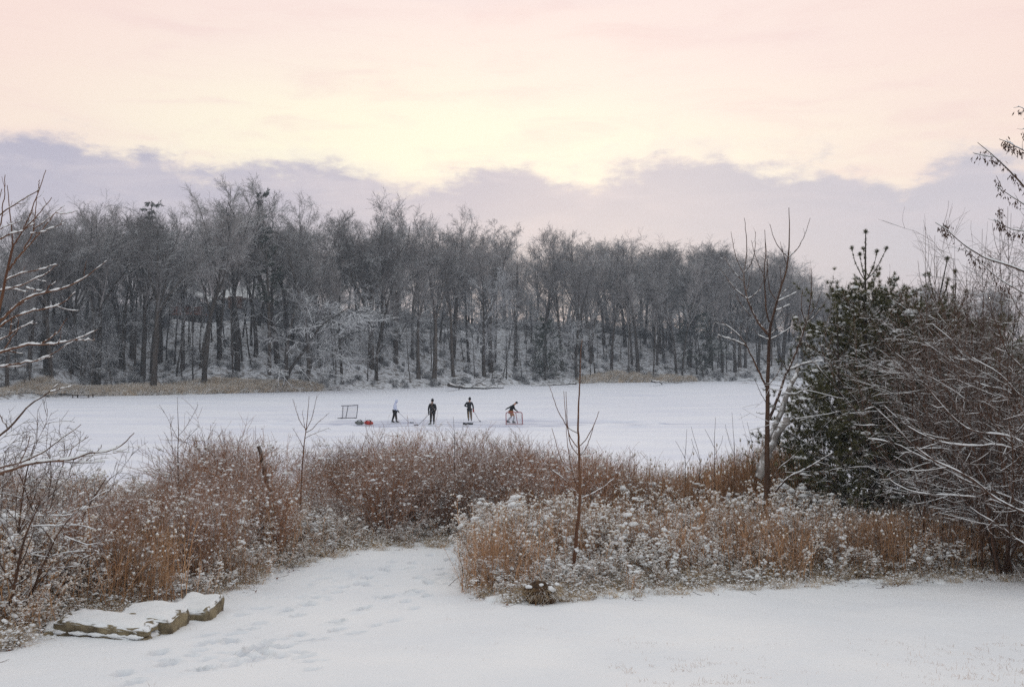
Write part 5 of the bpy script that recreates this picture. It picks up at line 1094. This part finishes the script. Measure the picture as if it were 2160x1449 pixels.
# ------------------------------------------------------------------ big tangled snowy shrubs at the right
def tangle(label, px, d, top, seed, stems=9, spread=.5, lean=(-.25, 0), m=None, snow=.009, levels=3, nk=(11, 8, 5), r=.026):
    rng = np.random.default_rng(seed); x = (px - 1080) / F * d; z = float(gz(x, d)); H = CAMZ + (HOR - top) / F * d - z
    t_ = empty('tangled_shrub', (x, d, z)); tag(t_, label, 'shrub')
    S = np.stack([rng.normal(0, .18, stems), rng.normal(0, .18, stems), np.full(stems, -.1)], -1)
    dv = nrm(np.stack([rng.normal(lean[0], spread, stems), rng.normal(lean[1], spread, stems), np.ones(stems)], -1))
    T = path(S, dv, H * rng.uniform(.7, 1.0, stems), 14, rng, .015, .05, .03); TR = r * rng.uniform(.7, 1.1, (stems, 1)) * np.linspace(1, .25, 14)[None]
    A, B = kids(T, TR, rng, nk[0], .15, .97, 40, 12, .34, 9, .03, .09, .55, .3, rmin=.005, grav=.05); C, c = kids(A, B, rng, nk[1], .12, .97, 42, 14, .45, 6, .02, .10, .65, .4, rmin=.0036)
    E, e = kids(C, c, rng, nk[2], .15, .97, 40, 14, .5, 4, .04, .10, .8, .6, rmin=.003)
    g = Geo(); tube(g, T, TR, 6); g.obj('stems', m or M_DARKB, t_); g = Geo(); tube(g, A, B, 5); tube(g, C, c, 4); tube(g, E, e, 3); g.obj('branches', m or M_DARKB, t_)
    g = Geo(); snow_tubes(g, T, TR, rng, snow * 1.4, k=5, dens=.8); snow_tubes(g, A, B, rng, snow * 1.15, k=4, dens=.8); snow_tubes(g, C, c, rng, snow * .7, k=4, dens=.35)
    g.obj('snow', M_SNOW, t_)
tangle('largest tangled shrub, long snowy branches arching left in front of the pines', 2110, 17.8, 640, 1, 8, .26, (-.20, -.05), nk=(8, 6, 2))
tangle('dense snowy shrub between the pines and the right edge', 2000, 19., 600, 2, 8, .20, (-.06, 0), nk=(9, 6, 2))
tangle('tall snowy shrub at the right edge of the frame', 2200, 17., 570, 3, 8, .24, (-.1, 0), nk=(8, 6, 2))
tangle('upright many-twigged shrub among the pine tops', 1945, 21., 575, 4, 6, .12, (0, 0), nk=(10, 6, 3))
tangle('shrub with drooping snowy boughs below the ash branches', 2210, 18.3, 760, 7, 6, .40, (-.35, 0), snow=.012, nk=(8, 5, 2))
tangle('upright dense shrub rising under the ash branches', 2085, 20.5, 560, 8, 9, .16, (0, 0), nk=(10, 7, 3))
tangle('slim snowy shrub crowded against the right edge', 2170, 19.5, 520, 9, 8, .16, (-.05, 0), nk=(10, 7, 3))
tangle('dark snowy shrub at the left edge beneath the overhanging limbs', -30, 12.5, 880, 21, 9, .34, (.12, 0), nk=(8, 6, 3), snow=.011)
tangle('low twiggy shrub by the left edge, its tips against the lake', 70, 15.5, 905, 22, 8, .30, (.1, 0), nk=(8, 6, 3), snow=.011)
LR = [([(2330, 1330), (2310, 1150), (2280, 980), (2260, 820), (2240, 680), (2225, 560)], .075, .02, 0),
 ([(2290, 990), (2220, 930), (2152, 865), (2130, 818), (2071, 818), (2045, 796), (2002, 754), (1976, 720)], .022, .005, None), ([(2300, 1080), (2200, 960), (2130, 916), (2045, 912), (2019, 891), (1985, 856), (1942, 796), (1900, 745)], .024, .005, None),
 ([(2300, 1100), (2200, 980), (2113, 933), (2071, 942), (2011, 940), (1959, 925), (1900, 891), (1865, 856)], .022, .005, None), ([(2310, 1180), (2200, 1080), (2088, 1032), (2036, 1015), (1985, 985), (1934, 959), (1882, 929), (1831, 925)], .022, .005, None),
 ([(2310, 1190), (2200, 1100), (2088, 1049), (2002, 1045), (1917, 1040), (1874, 1015), (1831, 963)], .020, .005, None), ([(2310, 1200), (2230, 1120), (2160, 1079), (2105, 1057), (2045, 1002), (1985, 980), (1925, 942), (1882, 891), (1831, 848)], .024, .005, None),
 ([(2280, 1010), (2160, 942), (2122, 933), (2079, 865), (2071, 814), (2045, 762), (2028, 720)], .026, .006, None), ([(2260, 860), (2200, 810), (2160, 779), (2122, 745), (2105, 685), (2079, 642)], .018, .005, None),
 ([(2270, 900), (2160, 848), (2113, 788), (2045, 754), (2011, 720), (1968, 685)], .020, .005, None), ([(2310, 1210), (2240, 1180), (2160, 1150), (2100, 1100), (2060, 1085), (2020, 1040)], .018, .005, None), ([(2250, 760), (2180, 700), (2140, 640), (2120, 600)], .016, .005, None)]
traced('snowy_tree', 'bare tree reaching in from the right edge with long snow-lined limbs', LR, 16.3, M_DARKB, snow=.020, seed=31, twig=9, dens=.9, dsp=.35)
tangle('upright snowy shrub with twigs crossing the ash branches', 2140, 18.8, 600, 24, 8, .12, (-.02, 0), nk=(11, 7, 4))
tangle('dense twiggy shrub between the ash branches and the frame edge', 2235, 16.8, 600, 25, 8, .12, (0, 0), nk=(10, 7, 3))
tangle('mid-height dense shrub right of the pine tops', 2070, 19.8, 640, 26, 8, .14, (0, 0), nk=(10, 7, 3))
# whips above the tangle
for px, y0, y1, d_ in ((1952, 640, 478, 20), (1972, 660, 497, 20), (2040, 690, 555, 19), (2072, 640, 483, 18.5), (2109, 560, 440, 18), (2126, 570, 436, 18), (2012, 690, 545, 19)):
    traced('whip_stem', 'fine upright whip reaching the sky above the tangled shrubs, near column %d of the twigs' % 0 if False else 'fine upright whip rising against the sky above the tangled shrubs', [
        ([(px, 1090), (px - 3, 900), (px + 4, y0), (px - 2, (y0 + y1) / 2), (px, y1)], .014, .003, 0), ([(px + 1, y0 - 20), (px - 10, y0 - 45), (px - 16, y0 - 90)], .005, .003, None), ([(px + 1, y0 - 22), (px + 9, y0 - 45), (px + 13, y0 - 95)], .005, .003, None),
        ([(px, y0 - 60), (px + 6, y0 - 80), (px + 7, y0 - 120)], .004, .003, None), ([(px, y0 + 60), (px - 14, y0 + 20), (px - 20, y0 - 30)], .006, .003, None)], d_, M_SAP, 'stem', snow=.006, seed=px, twig=4)["group"] = 'whips above the tangled shrubs'

# ------------------------------------------------------------------ thicket: prototypes
def dogwood(seed, H=2.2, stems=26):
    rng = np.random.default_rng(seed); S = np.stack([rng.normal(0, .16, stems), rng.normal(0, .16, stems), np.full(stems, -.05)], -1)
    dv = nrm(np.stack([rng.normal(0, .34, stems), rng.normal(0, .34, stems), np.ones(stems)], -1))
    T = path(S, dv, H * rng.uniform(.6, 1.05, stems), 8, rng, .03, .05); TR = .0085 * rng.uniform(.7, 1.2, (stems, 1)) * np.linspace(1, .4, 8)[None]
    A, B = kids(T, TR, rng, 8, .25, .98, 34, 8, .30, 5, .05, .08, .7, .5, rmin=.004); C, c = kids(A, B, rng, 5, .2, 1, 34, 10, .5, 4, .04, .10, .85, .7, rmin=.0036)
    g = Geo(); tube(g, T, TR, 4); tube(g, A, B, 3); tube(g, C, c, 3)
    s = Geo(); q = at_t(C, rng.uniform(.5, 1, (len(C), 1)))[0].reshape(-1, 3); q = q[rng.uniform(0, 1, len(q)) < .15]; blobs(s, q + [0, 0, .008], rng.uniform(.006, .026, (len(q), 1)) * [1.5, 1.2, .8], rng, 1, 0, .3)
    q = at_t(A, rng.uniform(.2, .9, (len(A), 2)))[0].reshape(-1, 3); q = q[rng.uniform(0, 1, len(q)) < .20]; blobs(s, q + [0, 0, .008], rng.uniform(.010, .036, (len(q), 1)) * [2.2, 1.0, .8], rng, 1, 0, .3)
    return g.mesh('stems', [M_DOG]), s.mesh('snow', [M_SNOW])
DOGS = [dogwood(200 + i) for i in range(5)]
def weed(seed, stems=9, H=1.15, light=False):
    """dead goldenrod: thin stalks, side sprays and snow-filled seed heads"""
    rng = np.random.default_rng(seed); g = Geo(); rad = .22
    S = np.stack([rng.normal(0, rad, stems), rng.normal(0, rad, stems), np.full(stems, -.05)], -1)
    dv = nrm(np.stack([rng.normal(0, .16, stems), rng.normal(0, .16, stems), np.ones(stems)], -1))
    T = path(S, dv, H * rng.uniform(.6, 1.05, stems), 8, rng, 0, .06, .05); TR = .0064 * rng.uniform(.8, 1.3, (stems, 1)) * np.linspace(1, .6, 8)[None]; tube(g, T, TR, 4, 0)
    A, B = kids(T, TR, rng, 8, .72, 1, 48, 12, .11, 5, .0, .12, .7, .6, rmin=.0028, grav=.3); tube(g, A, B, 3, 0)
    C, c = kids(T, TR, rng, 8, .08, .75, 50, 15, .14, 4, -.03, .2, .7, .5, rmin=.0028, grav=.3); tube(g, C, c, 3, 0)
    # shrivelled leaves, fluffy seed heads and the snow they hold
    q = at_t(A, rng.uniform(.2, 1, (len(A), 3)))[0].reshape(-1, 3); q = q + rng.normal(0, .010, q.shape); blobs(g, q, rng.uniform(.010, .024 if not light else .014, (len(q), 1)) * [1.3, 1., .9], rng, 1, 1, .4)
    hv = rng.uniform(.4, 1.3, (stems, 1)) * (rng.uniform(0, 1, (stems, 1)) < (.25 if light else .85)); hv = np.repeat(hv, 8, 0)
    q = at_t(A, rng.uniform(.2, 1, (len(A), 1)))[0].reshape(-1, 3); k2 = (hv[:, 0] > 0) & (rng.uniform(0, 1, len(q)) < .52); blobs(g, q[k2] + [0, 0, .014], (rng.uniform(.012, .046, (len(q), 1)) * hv)[k2] * [1.8, 1.0, .75], rng, 1, 2, .35)
    q = at_t(C, rng.uniform(.4, 1, (len(C), 2)))[0].reshape(-1, 3); q = q + rng.normal(0, .01, q.shape); q = q[rng.uniform(0, 1, len(q)) < .5]; blobs(g, q, rng.uniform(.006, .018, (len(q), 1)) * [1.6, 1.1, .6], rng, 1, 1, .4)
    q = at_t(C, rng.uniform(.4, 1, (len(C), 1)))[0].reshape(-1, 3); q = q[rng.uniform(0, 1, len(q)) < .28]; blobs(g, q, rng.uniform(.010, .024, (len(q), 1)) * [1.6, 1.1, .6], rng, 1, 2, .3)
    if rng.uniform() < .6: k_ = rng.integers(0, stems); blobs(g, [T[k_, -1] + [0, 0, .01], T[k_, -1] + [.04, .02, -.01]], [[rng.uniform(.05, .08), rng.uniform(.04, .06), .035], [.04, .04, .03]], rng, 2, 2, .2)
    return g.obj('weed_clump', [M_WEED, M_FLUFF, M_SNOW], link=False)
WEEDS = [weed(300 + i, light=i > 3, stems=9 if i < 4 else 13) for i in range(8)]
def tuft(seed, snowy_=.5, H=.45):
    rng = np.random.default_rng(seed); g = Geo(); Q = blades(g, rng, 60, .10, H, .0035, .5, .9, 0, 5)
    q = Q[rng.uniform(0, 1, len(Q)) < snowy_][:, 3]; blobs(g, q, rng.uniform(.008, .022, (len(q), 1)) * [1.5, 1.2, .7], rng, 1, 1, .3)
    return g.obj('grass_tuft', [M_GRASS, M_SNOW], link=False)
TUFTS = [tuft(400 + i) for i in range(4)]
def tallgrass(seed):
    rng = np.random.default_rng(seed); g = Geo(); n = 26; S = np.stack([rng.normal(0, .2, n), rng.normal(0, .2, n), np.full(n, -.05)], -1)
    dv = nrm(np.stack([rng.normal(0, .10, n), rng.normal(0, .10, n), np.ones(n)], -1)); Q = path(S, dv, 1.5 * rng.uniform(.5, 1.1, n), 6, rng, 0, .04, .03); tube(g, Q, .0062 * np.linspace(1, .4, 6)[None] * rng.uniform(.7, 1.3, (n, 1)), 3, 0)
    A, B = kids(Q, .004 * np.ones(Q.shape[:2]), rng, 4, .3, .9, 28, 8, .25, 5, 0, .1, .9, .4, rmin=.003, grav=.5); tube(g, A, B, 3, 0)
    q = Q[rng.uniform(0, 1, n) < .3][:, -1]; blobs(g, q, rng.uniform(.012, .03, (len(q), 1)) * [1, 1, 1.6], rng, 1, 1, .4)
    return g.obj('tall_grass_clump', [M_STALK, M_FLUFF], link=False)
TG = [tallgrass(500 + i) for i in range(4)]

# ------------------------------------------------------------------ thicket: where it grows
EL = [(-200, 1440), (0, 1372), (60, 1335), (90, 1314), (200, 1302), (300, 1286), (400, 1262), (470, 1244), (600, 1196), (720, 1171), (860, 1150), (1000, 1138), (1012, 1136)]
ER = [(1000, 1226), (1005, 1250), (1050, 1264), (1100, 1268), (1180, 1262), (1300, 1250), (1640, 1230), (2080, 1212), (2400, 1224)]
TOP = [(-200, 900), (0, 930), (80, 960), (160, 985), (220, 1015), (340, 1008), (395, 975), (420, 935), (530, 935), (560, 985), (600, 968), (650, 945), (850, 940), (1000, 944), (1150, 955), (1250, 975), (1310, 990), (1500, 1003), (1560, 985), (1700, 975), (1800, 1050), (2400, 1060)]
def grows(x, y, pad=0):
    px = 1080 + F * x / y; py = HOR + F * D(y) / y + 7 * float(vnoise(np.array(x), np.array(y), .5, 60)) + 5 * float(vnoise(np.array(x), np.array(y), 1.4, 61)) + 3
    if px < 1008: return py < np.interp(px, [a for a, _ in EL], [b for _, b in EL]) - pad
    return py < np.interp(px, [a for a, _ in ER], [b for _, b in ER]) - pad or False
def hmax(x, y):
    px = 1080 + F * x / y; tp = np.interp(px, [a for a, _ in TOP], [b for _, b in TOP]) + 34 * float(vnoise(np.array(x), np.array(y), 1.1, 50)) + 8; return float(D(y) - (tp - HOR) / F * y), px
rw = np.random.default_rng(31)
# dogwoods: things
k_ = 0; dogs = []
def put_dog(x, y, hh, label):
    global k_
    o = empty('dogwood_shrub', (x, y, float(gz(x, y))), rw.uniform(0, 6.28), (hh / 2.2 * rw.uniform(.9, 1.15),) * 2 + (hh / 2.2,)); tag(o, label, 'shrub', 'red-brown dogwood shrubs of the thicket')
    a, b_ = DOGS[k_ % 5]; k_ += 1
    s = bpy.data.objects.new('stems', a); COL.objects.link(s); s.parent = o; s = bpy.data.objects.new('snow', b_); COL.objects.link(s); s.parent = o
def dlabel(px, y, hh):
    for lim, s in ((170, 'at the left edge'), (390, 'above the stone slabs'), (560, 'below the lone slender sapling'), (760, 'by the reddish sapling'), (1010, 'at the head of the path'), (1320, 'behind the path-side sapling'), (1700, 'around the tall near bare tree'), (9999, 'under the pines')):
        if px < lim: break
    return 'snow-flecked red-brown shrub in the %s row, %s' % ('front' if y < 19 else ('middle' if y < 24 else 'rear'), s)
for (x0, x1, y0, y1, n) in ((640, 1330, 21.6, 31, 100), (405, 535, 21.5, 28, 15), (-60, 640, 13.5, 24, 44), (1330, 1800, 22, 30, 22)):
    c_ = 0; tries = 0
    while c_ < n and tries < 5000:
        tries += 1; px = rw.uniform(x0, x1); y = rw.uniform(y0, y1); x = (px - 1080) / F * y
        if not grows(x, y, 6): continue
        hm, _ = hmax(x, y)
        big = (640 <= px <= 1330 and y > 21.5) or (398 <= px <= 548)
        hh = min(hm * rw.uniform(.66, 1.12), 2.5 if big else rw.uniform(1.2, 1.75)); 
        if hh < .8: continue
        put_dog(x, y, hh, dlabel(px, y, hh)); c_ += 1
# weeds, grass: uncountable growth
pts, sc_l, ix = [], [], []
while len(pts) < 2500:
    y = 12 + 21 * rw.uniform() ** 1.15; px = rw.uniform(-160, 2330); x = (px - 1080) / F * y
    if not grows(x, y): continue
    hm, _ = hmax(x, y)
    py = HOR + F * D(y) / y; ed = np.interp(px, [a for a, _ in (EL if px < 1008 else ER)], [b for _, b in (EL if px < 1008 else ER)]) - py
    hh = min(hm, rw.uniform(.65, 1.3) * (1 + .25 * float(vnoise(np.array(x), np.array(y), 1.3, 52)))) * float(np.clip(.42 + ed / 60, .4, 1))
    if hh < .3: continue
    if 640 < px < 1300 and y > 22 and rw.uniform() < .6: continue
    pts.append((x, y, float(gz(x, y)))); sc_l.append([max(.7, hh / 1.15)] * 2 + [hh / 1.15]); ix.append(int(rw.integers(0, 4) + (4 if float(vnoise(np.array(x), np.array(y), 1.6, 51)) + rw.normal(0, .25) > (.0 if px > 1000 else -.12) else 0)))
n_ = len(pts); scatter('dry_weeds', WEEDS, np.array(pts), rw.uniform(0, 6.28, n_), np.array(sc_l), ix, 'dead goldenrod weeds with snow-filled seed heads', rw.normal(0, .10, (n_, 2)))
pts, sc_l = [], []
while len(pts) < 2300:
    y = 11 + 14 * rw.uniform(); px = rw.uniform(-160, 2330); x = (px - 1080) / F * y; py = HOR + F * D(y) / y
    E_ = EL if px < 1008 else ER; ed = np.interp(px, [a for a, _ in E_], [b for _, b in E_]) - py
    if ed < -12 or ed > 55 or (ed < 0 and rw.uniform() < .55): continue
    s = rw.uniform(.5, 1.25) * (1 if ed > 4 else .6); pts.append((x, y, float(gz(x, y)))); sc_l.append([s * 1.2, s * 1.2, s * .8])
n_ = len(pts); scatter('edge_grass', TUFTS, np.array(pts), rw.uniform(0, 6.28, n_), np.array(sc_l), rw.integers(0, 4, n_), 'bent dry grass half buried in snow along the thicket edge', rw.normal(0, .2, (n_, 2)))
pts, sc_l = [], []
while len(pts) < 900:
    px = rw.choice([rw.uniform(1230, 1500), rw.uniform(1480, 1740), rw.uniform(1740, 2330), rw.uniform(980, 1230), rw.uniform(-100, 640)], p=[.21, .31, .20, .04, .24]); y = rw.uniform(21.5 if px < 1740 else 17, 32 if px < 1740 else 23) if px > 1230 else rw.uniform(13.5, 23); y = rw.uniform(17.3, 30) if 1230 < px < 1740 and rw.uniform() < .45 else y; x = (px - 1080) / F * y
    if not grows(x, y): continue
    hm, _ = hmax(x, y); hh = min(hm * rw.uniform(.85, 1.1), 1.9) if (px > 1230 and y > 21.5) else min(hm, rw.uniform(.8, 1.35))
    if px > 1740: hh = min(hh, 1.1)
    if 1480 < px < 1740 and y > 21.5: hh += rw.uniform(0, .45)
    if hh < .3: continue
    pts.append((x, y, float(gz(x, y)))); sc_l.append([.9, .9, hh / 1.5])
n_ = len(pts); scatter('tall_grass', TG, np.array(pts), rw.uniform(0, 6.28, n_), np.array(sc_l), rw.integers(0, 4, n_), 'tall rust-brown dead stalks standing through the weeds')
# few blades poking through the lawn snow at the lower right
pts, sc_l = [], []
def sprig(seed):
    rng = np.random.default_rng(seed); g = Geo(); blades(g, rng, 6, .05, .09, .0022, .5, .6, 0, 4); return g.obj('grass_sprig', [M_WEED], link=False)
SP = [sprig(600 + i) for i in range(3)]
while len(pts) < 300:
    px, py = (rw.uniform(1300, 2200), rw.uniform(1345, 1460)) if rw.uniform() < .7 else (rw.uniform(0, 2160), rw.uniform(1270, 1449))
    p_ = gp(px, py)
    if grows(p_[0], p_[1]): continue
    pts.append(tuple(p_ + [0, 0, .005])); s = rw.uniform(.5, 1.1); sc_l.append([s, s, s])
n_ = len(pts); scatter('lawn_blades', SP, np.array(pts), rw.uniform(0, 6.28, n_), np.array(sc_l), rw.integers(0, 3, n_), 'sparse grass blades poking through the lawn snow')

# snow-covered hummocks, dead leaves and bits of stalk along the edge of the growth
def hummock(seed):
    rng = np.random.default_rng(seed); g = Geo(); blobs(g, [[0, 0, 0]], [[.13, .10, .045]], rng, 3, 1, .05); blobs(g, rng.normal(0, .06, (5, 3)) * [1, 1, .2], rng.uniform(.03, .07, (5, 1)) * [1.4, 1.2, .6], rng, 2, 1, .15)
    blades(g, rng, 14, .08, .16, .003, .6, .9, 0, 4); return g.obj('hummock', [M_GRASS, M_SNOW], link=False)
def litter(seed):
    rng = np.random.default_rng(seed); g = Geo(); n = 3; S = rng.normal(0, .07, (n, 3)) * [1, 1, 0] + [0, 0, .008]; d = nrm(rng.normal(0, 1, (n, 3)) * [1, 1, .25]); Q = path(S, d, rng.uniform(.06, .22, n), 4, rng, 0, .12); tube(g, Q, np.full((n, 4), .0032), 3, 0)
    for _ in range(2): c_ = rng.normal(0, .06, 3) * [1, 1, 0] + [0, 0, .012]; u_ = nrm(rng.normal(0, 1, 3) * [1, 1, .4]) * .022; v_ = nrm(np.cross(u_, rng.normal(0, 1, 3))) * .013; g.add([c_ - u_, c_ - v_, c_ + u_, c_ + v_ + [0, 0, .01]], [[0, 1, 2, 3]], 1)
    return g.obj('litter_bit', [M_SAP, M_FLEAF], link=False)
for nm_, pr, n_t, lo_, hi_, lb in (('edge_hummocks', [hummock(700 + i) for i in range(4)], 520, -9, 22, 'small snow-covered grass hummocks fringing the weeds'), ('stalk_litter', [litter(720 + i) for i in range(5)], 330, -34, 8, 'dead leaves and broken stalks strewn on the snow by the weeds')):
    pts, sc_l = [], []
    while len(pts) < n_t:
        px = rw.uniform(-100, 2300); E_ = EL if px < 1008 else ER; ed = rw.uniform(lo_, hi_) if nm_ == 'edge_hummocks' else -abs(rw.normal(0, 11)) + 6
        p_ = gp(px, np.interp(px, [a for a, _ in E_], [b for _, b in E_]) - ed); pts.append(tuple(p_ - [0, 0, .01 if nm_ == 'edge_hummocks' else 0])); s = rw.uniform(.5, 1.3); sc_l.append([s, s, s * rw.uniform(.7, 1.2)])
    scatter(nm_, pr, np.array(pts), rw.uniform(0, 6.28, len(pts)), np.array(sc_l), rw.integers(0, len(pr), len(pts)), lb)

# ------------------------------------------------------------------ tussock and twigs beside the path
c = gp(1140, 1276); t_ = empty('grass_tussock', tuple(c)); tag(t_, 'dark brown snow-topped tussock at the corner of the right-hand weeds', 'tussock')
rr = np.random.default_rng(9); g = Geo(); blobs(g, [[0, .08, .10]], [[.25, .24, .19]], rr, 3, 0, .12); M_TUS = mat('tussock', (.06, .035, .02), .9); noisy(M_TUS, (.035, .02, .012), (.14, .08, .04), 18, bump=.8); g.obj('mound', M_TUS, t_)
g = Geo(); n = 420; a = rr.uniform(0, 6.28, n); r_2 = rr.uniform(.1, .27, n); S = np.stack([r_2 * np.cos(a), .08 + r_2 * np.sin(a) * .9,   .26 - r_2 * .6], -1); dv = nrm(np.stack([np.cos(a) * .8, np.sin(a) * .8, rr.uniform(-.1, .7, n)], -1)); Q = path(S, dv, rr.uniform(.08, .28, n), 5, rr, 0, .1, 1.1); tube(g, Q, np.full((n, 1), .0035) * np.linspace(1, .4, 5)[None], 3); g.obj('blades', M_GRASS, t_)
g = Geo(); V0, F0 = ICO3; V = V0 * [.19, .19, .04] * (1 + .25 * np.sin(V0 * 7 + 1)[:, :1] * np.cos(V0 * 5)[:, 1:2]); V[:, 2] += .255 - V[:, 0] ** 2 * 1.6; V[:, 1] += .12; blobs(g, np.stack([rr.uniform(-.28, .28, 26), rr.uniform(-.1, .25, 26), rr.uniform(.18, .26, 26)], -1), rr.uniform(.016, .04, (26, 1)) * [1.4, 1.2, .7], rr, 2, 0, .25); g.obj('snow', M_SNOW, t_)
dP = gd(1235)
traced('fallen_twig', 'bare forked twig leaning out over the path at the weed corner', [([(968, 1238), (975, 1225), (992, 1212), (1010, 1210)], .007, .004, 0), ([(975, 1212), (976, 1195), (967, 1174)], .005, .003, None), ([(990, 1213), (997, 1195), (1001, 1178)], .006, .003, None), ([(967, 1159), (990, 1175), (1012, 1188)], .006, .004, 0), ([(945, 1236), (965, 1218), (975, 1212)], .006, .004, None)], dP, M_SAP, 'twig', snow=.004, seed=21)
# ------------------------------------------------------------------ cold evening air over the lake
hzm = bpy.data.materials.new('air'); hzm.use_nodes = True; hn = hzm.node_tree; hn.nodes.clear()
pv = hn.nodes.new('ShaderNodeVolumePrincipled'); pv.inputs['Density'].default_value = .0008; pv.inputs['Color'].default_value = (.74, .85, 1., 1); pv.inputs['Anisotropy'].default_value = 0
ho = hn.nodes.new('ShaderNodeOutputMaterial'); hn.links.new(pv.outputs[0], ho.inputs['Volume'])
g = Geo(); box(g, (20, 245, 15.5), (900, 730, 35)); tag(g.obj('haze', hzm), 'thin cold air over the lake', None, None, 'stuff')
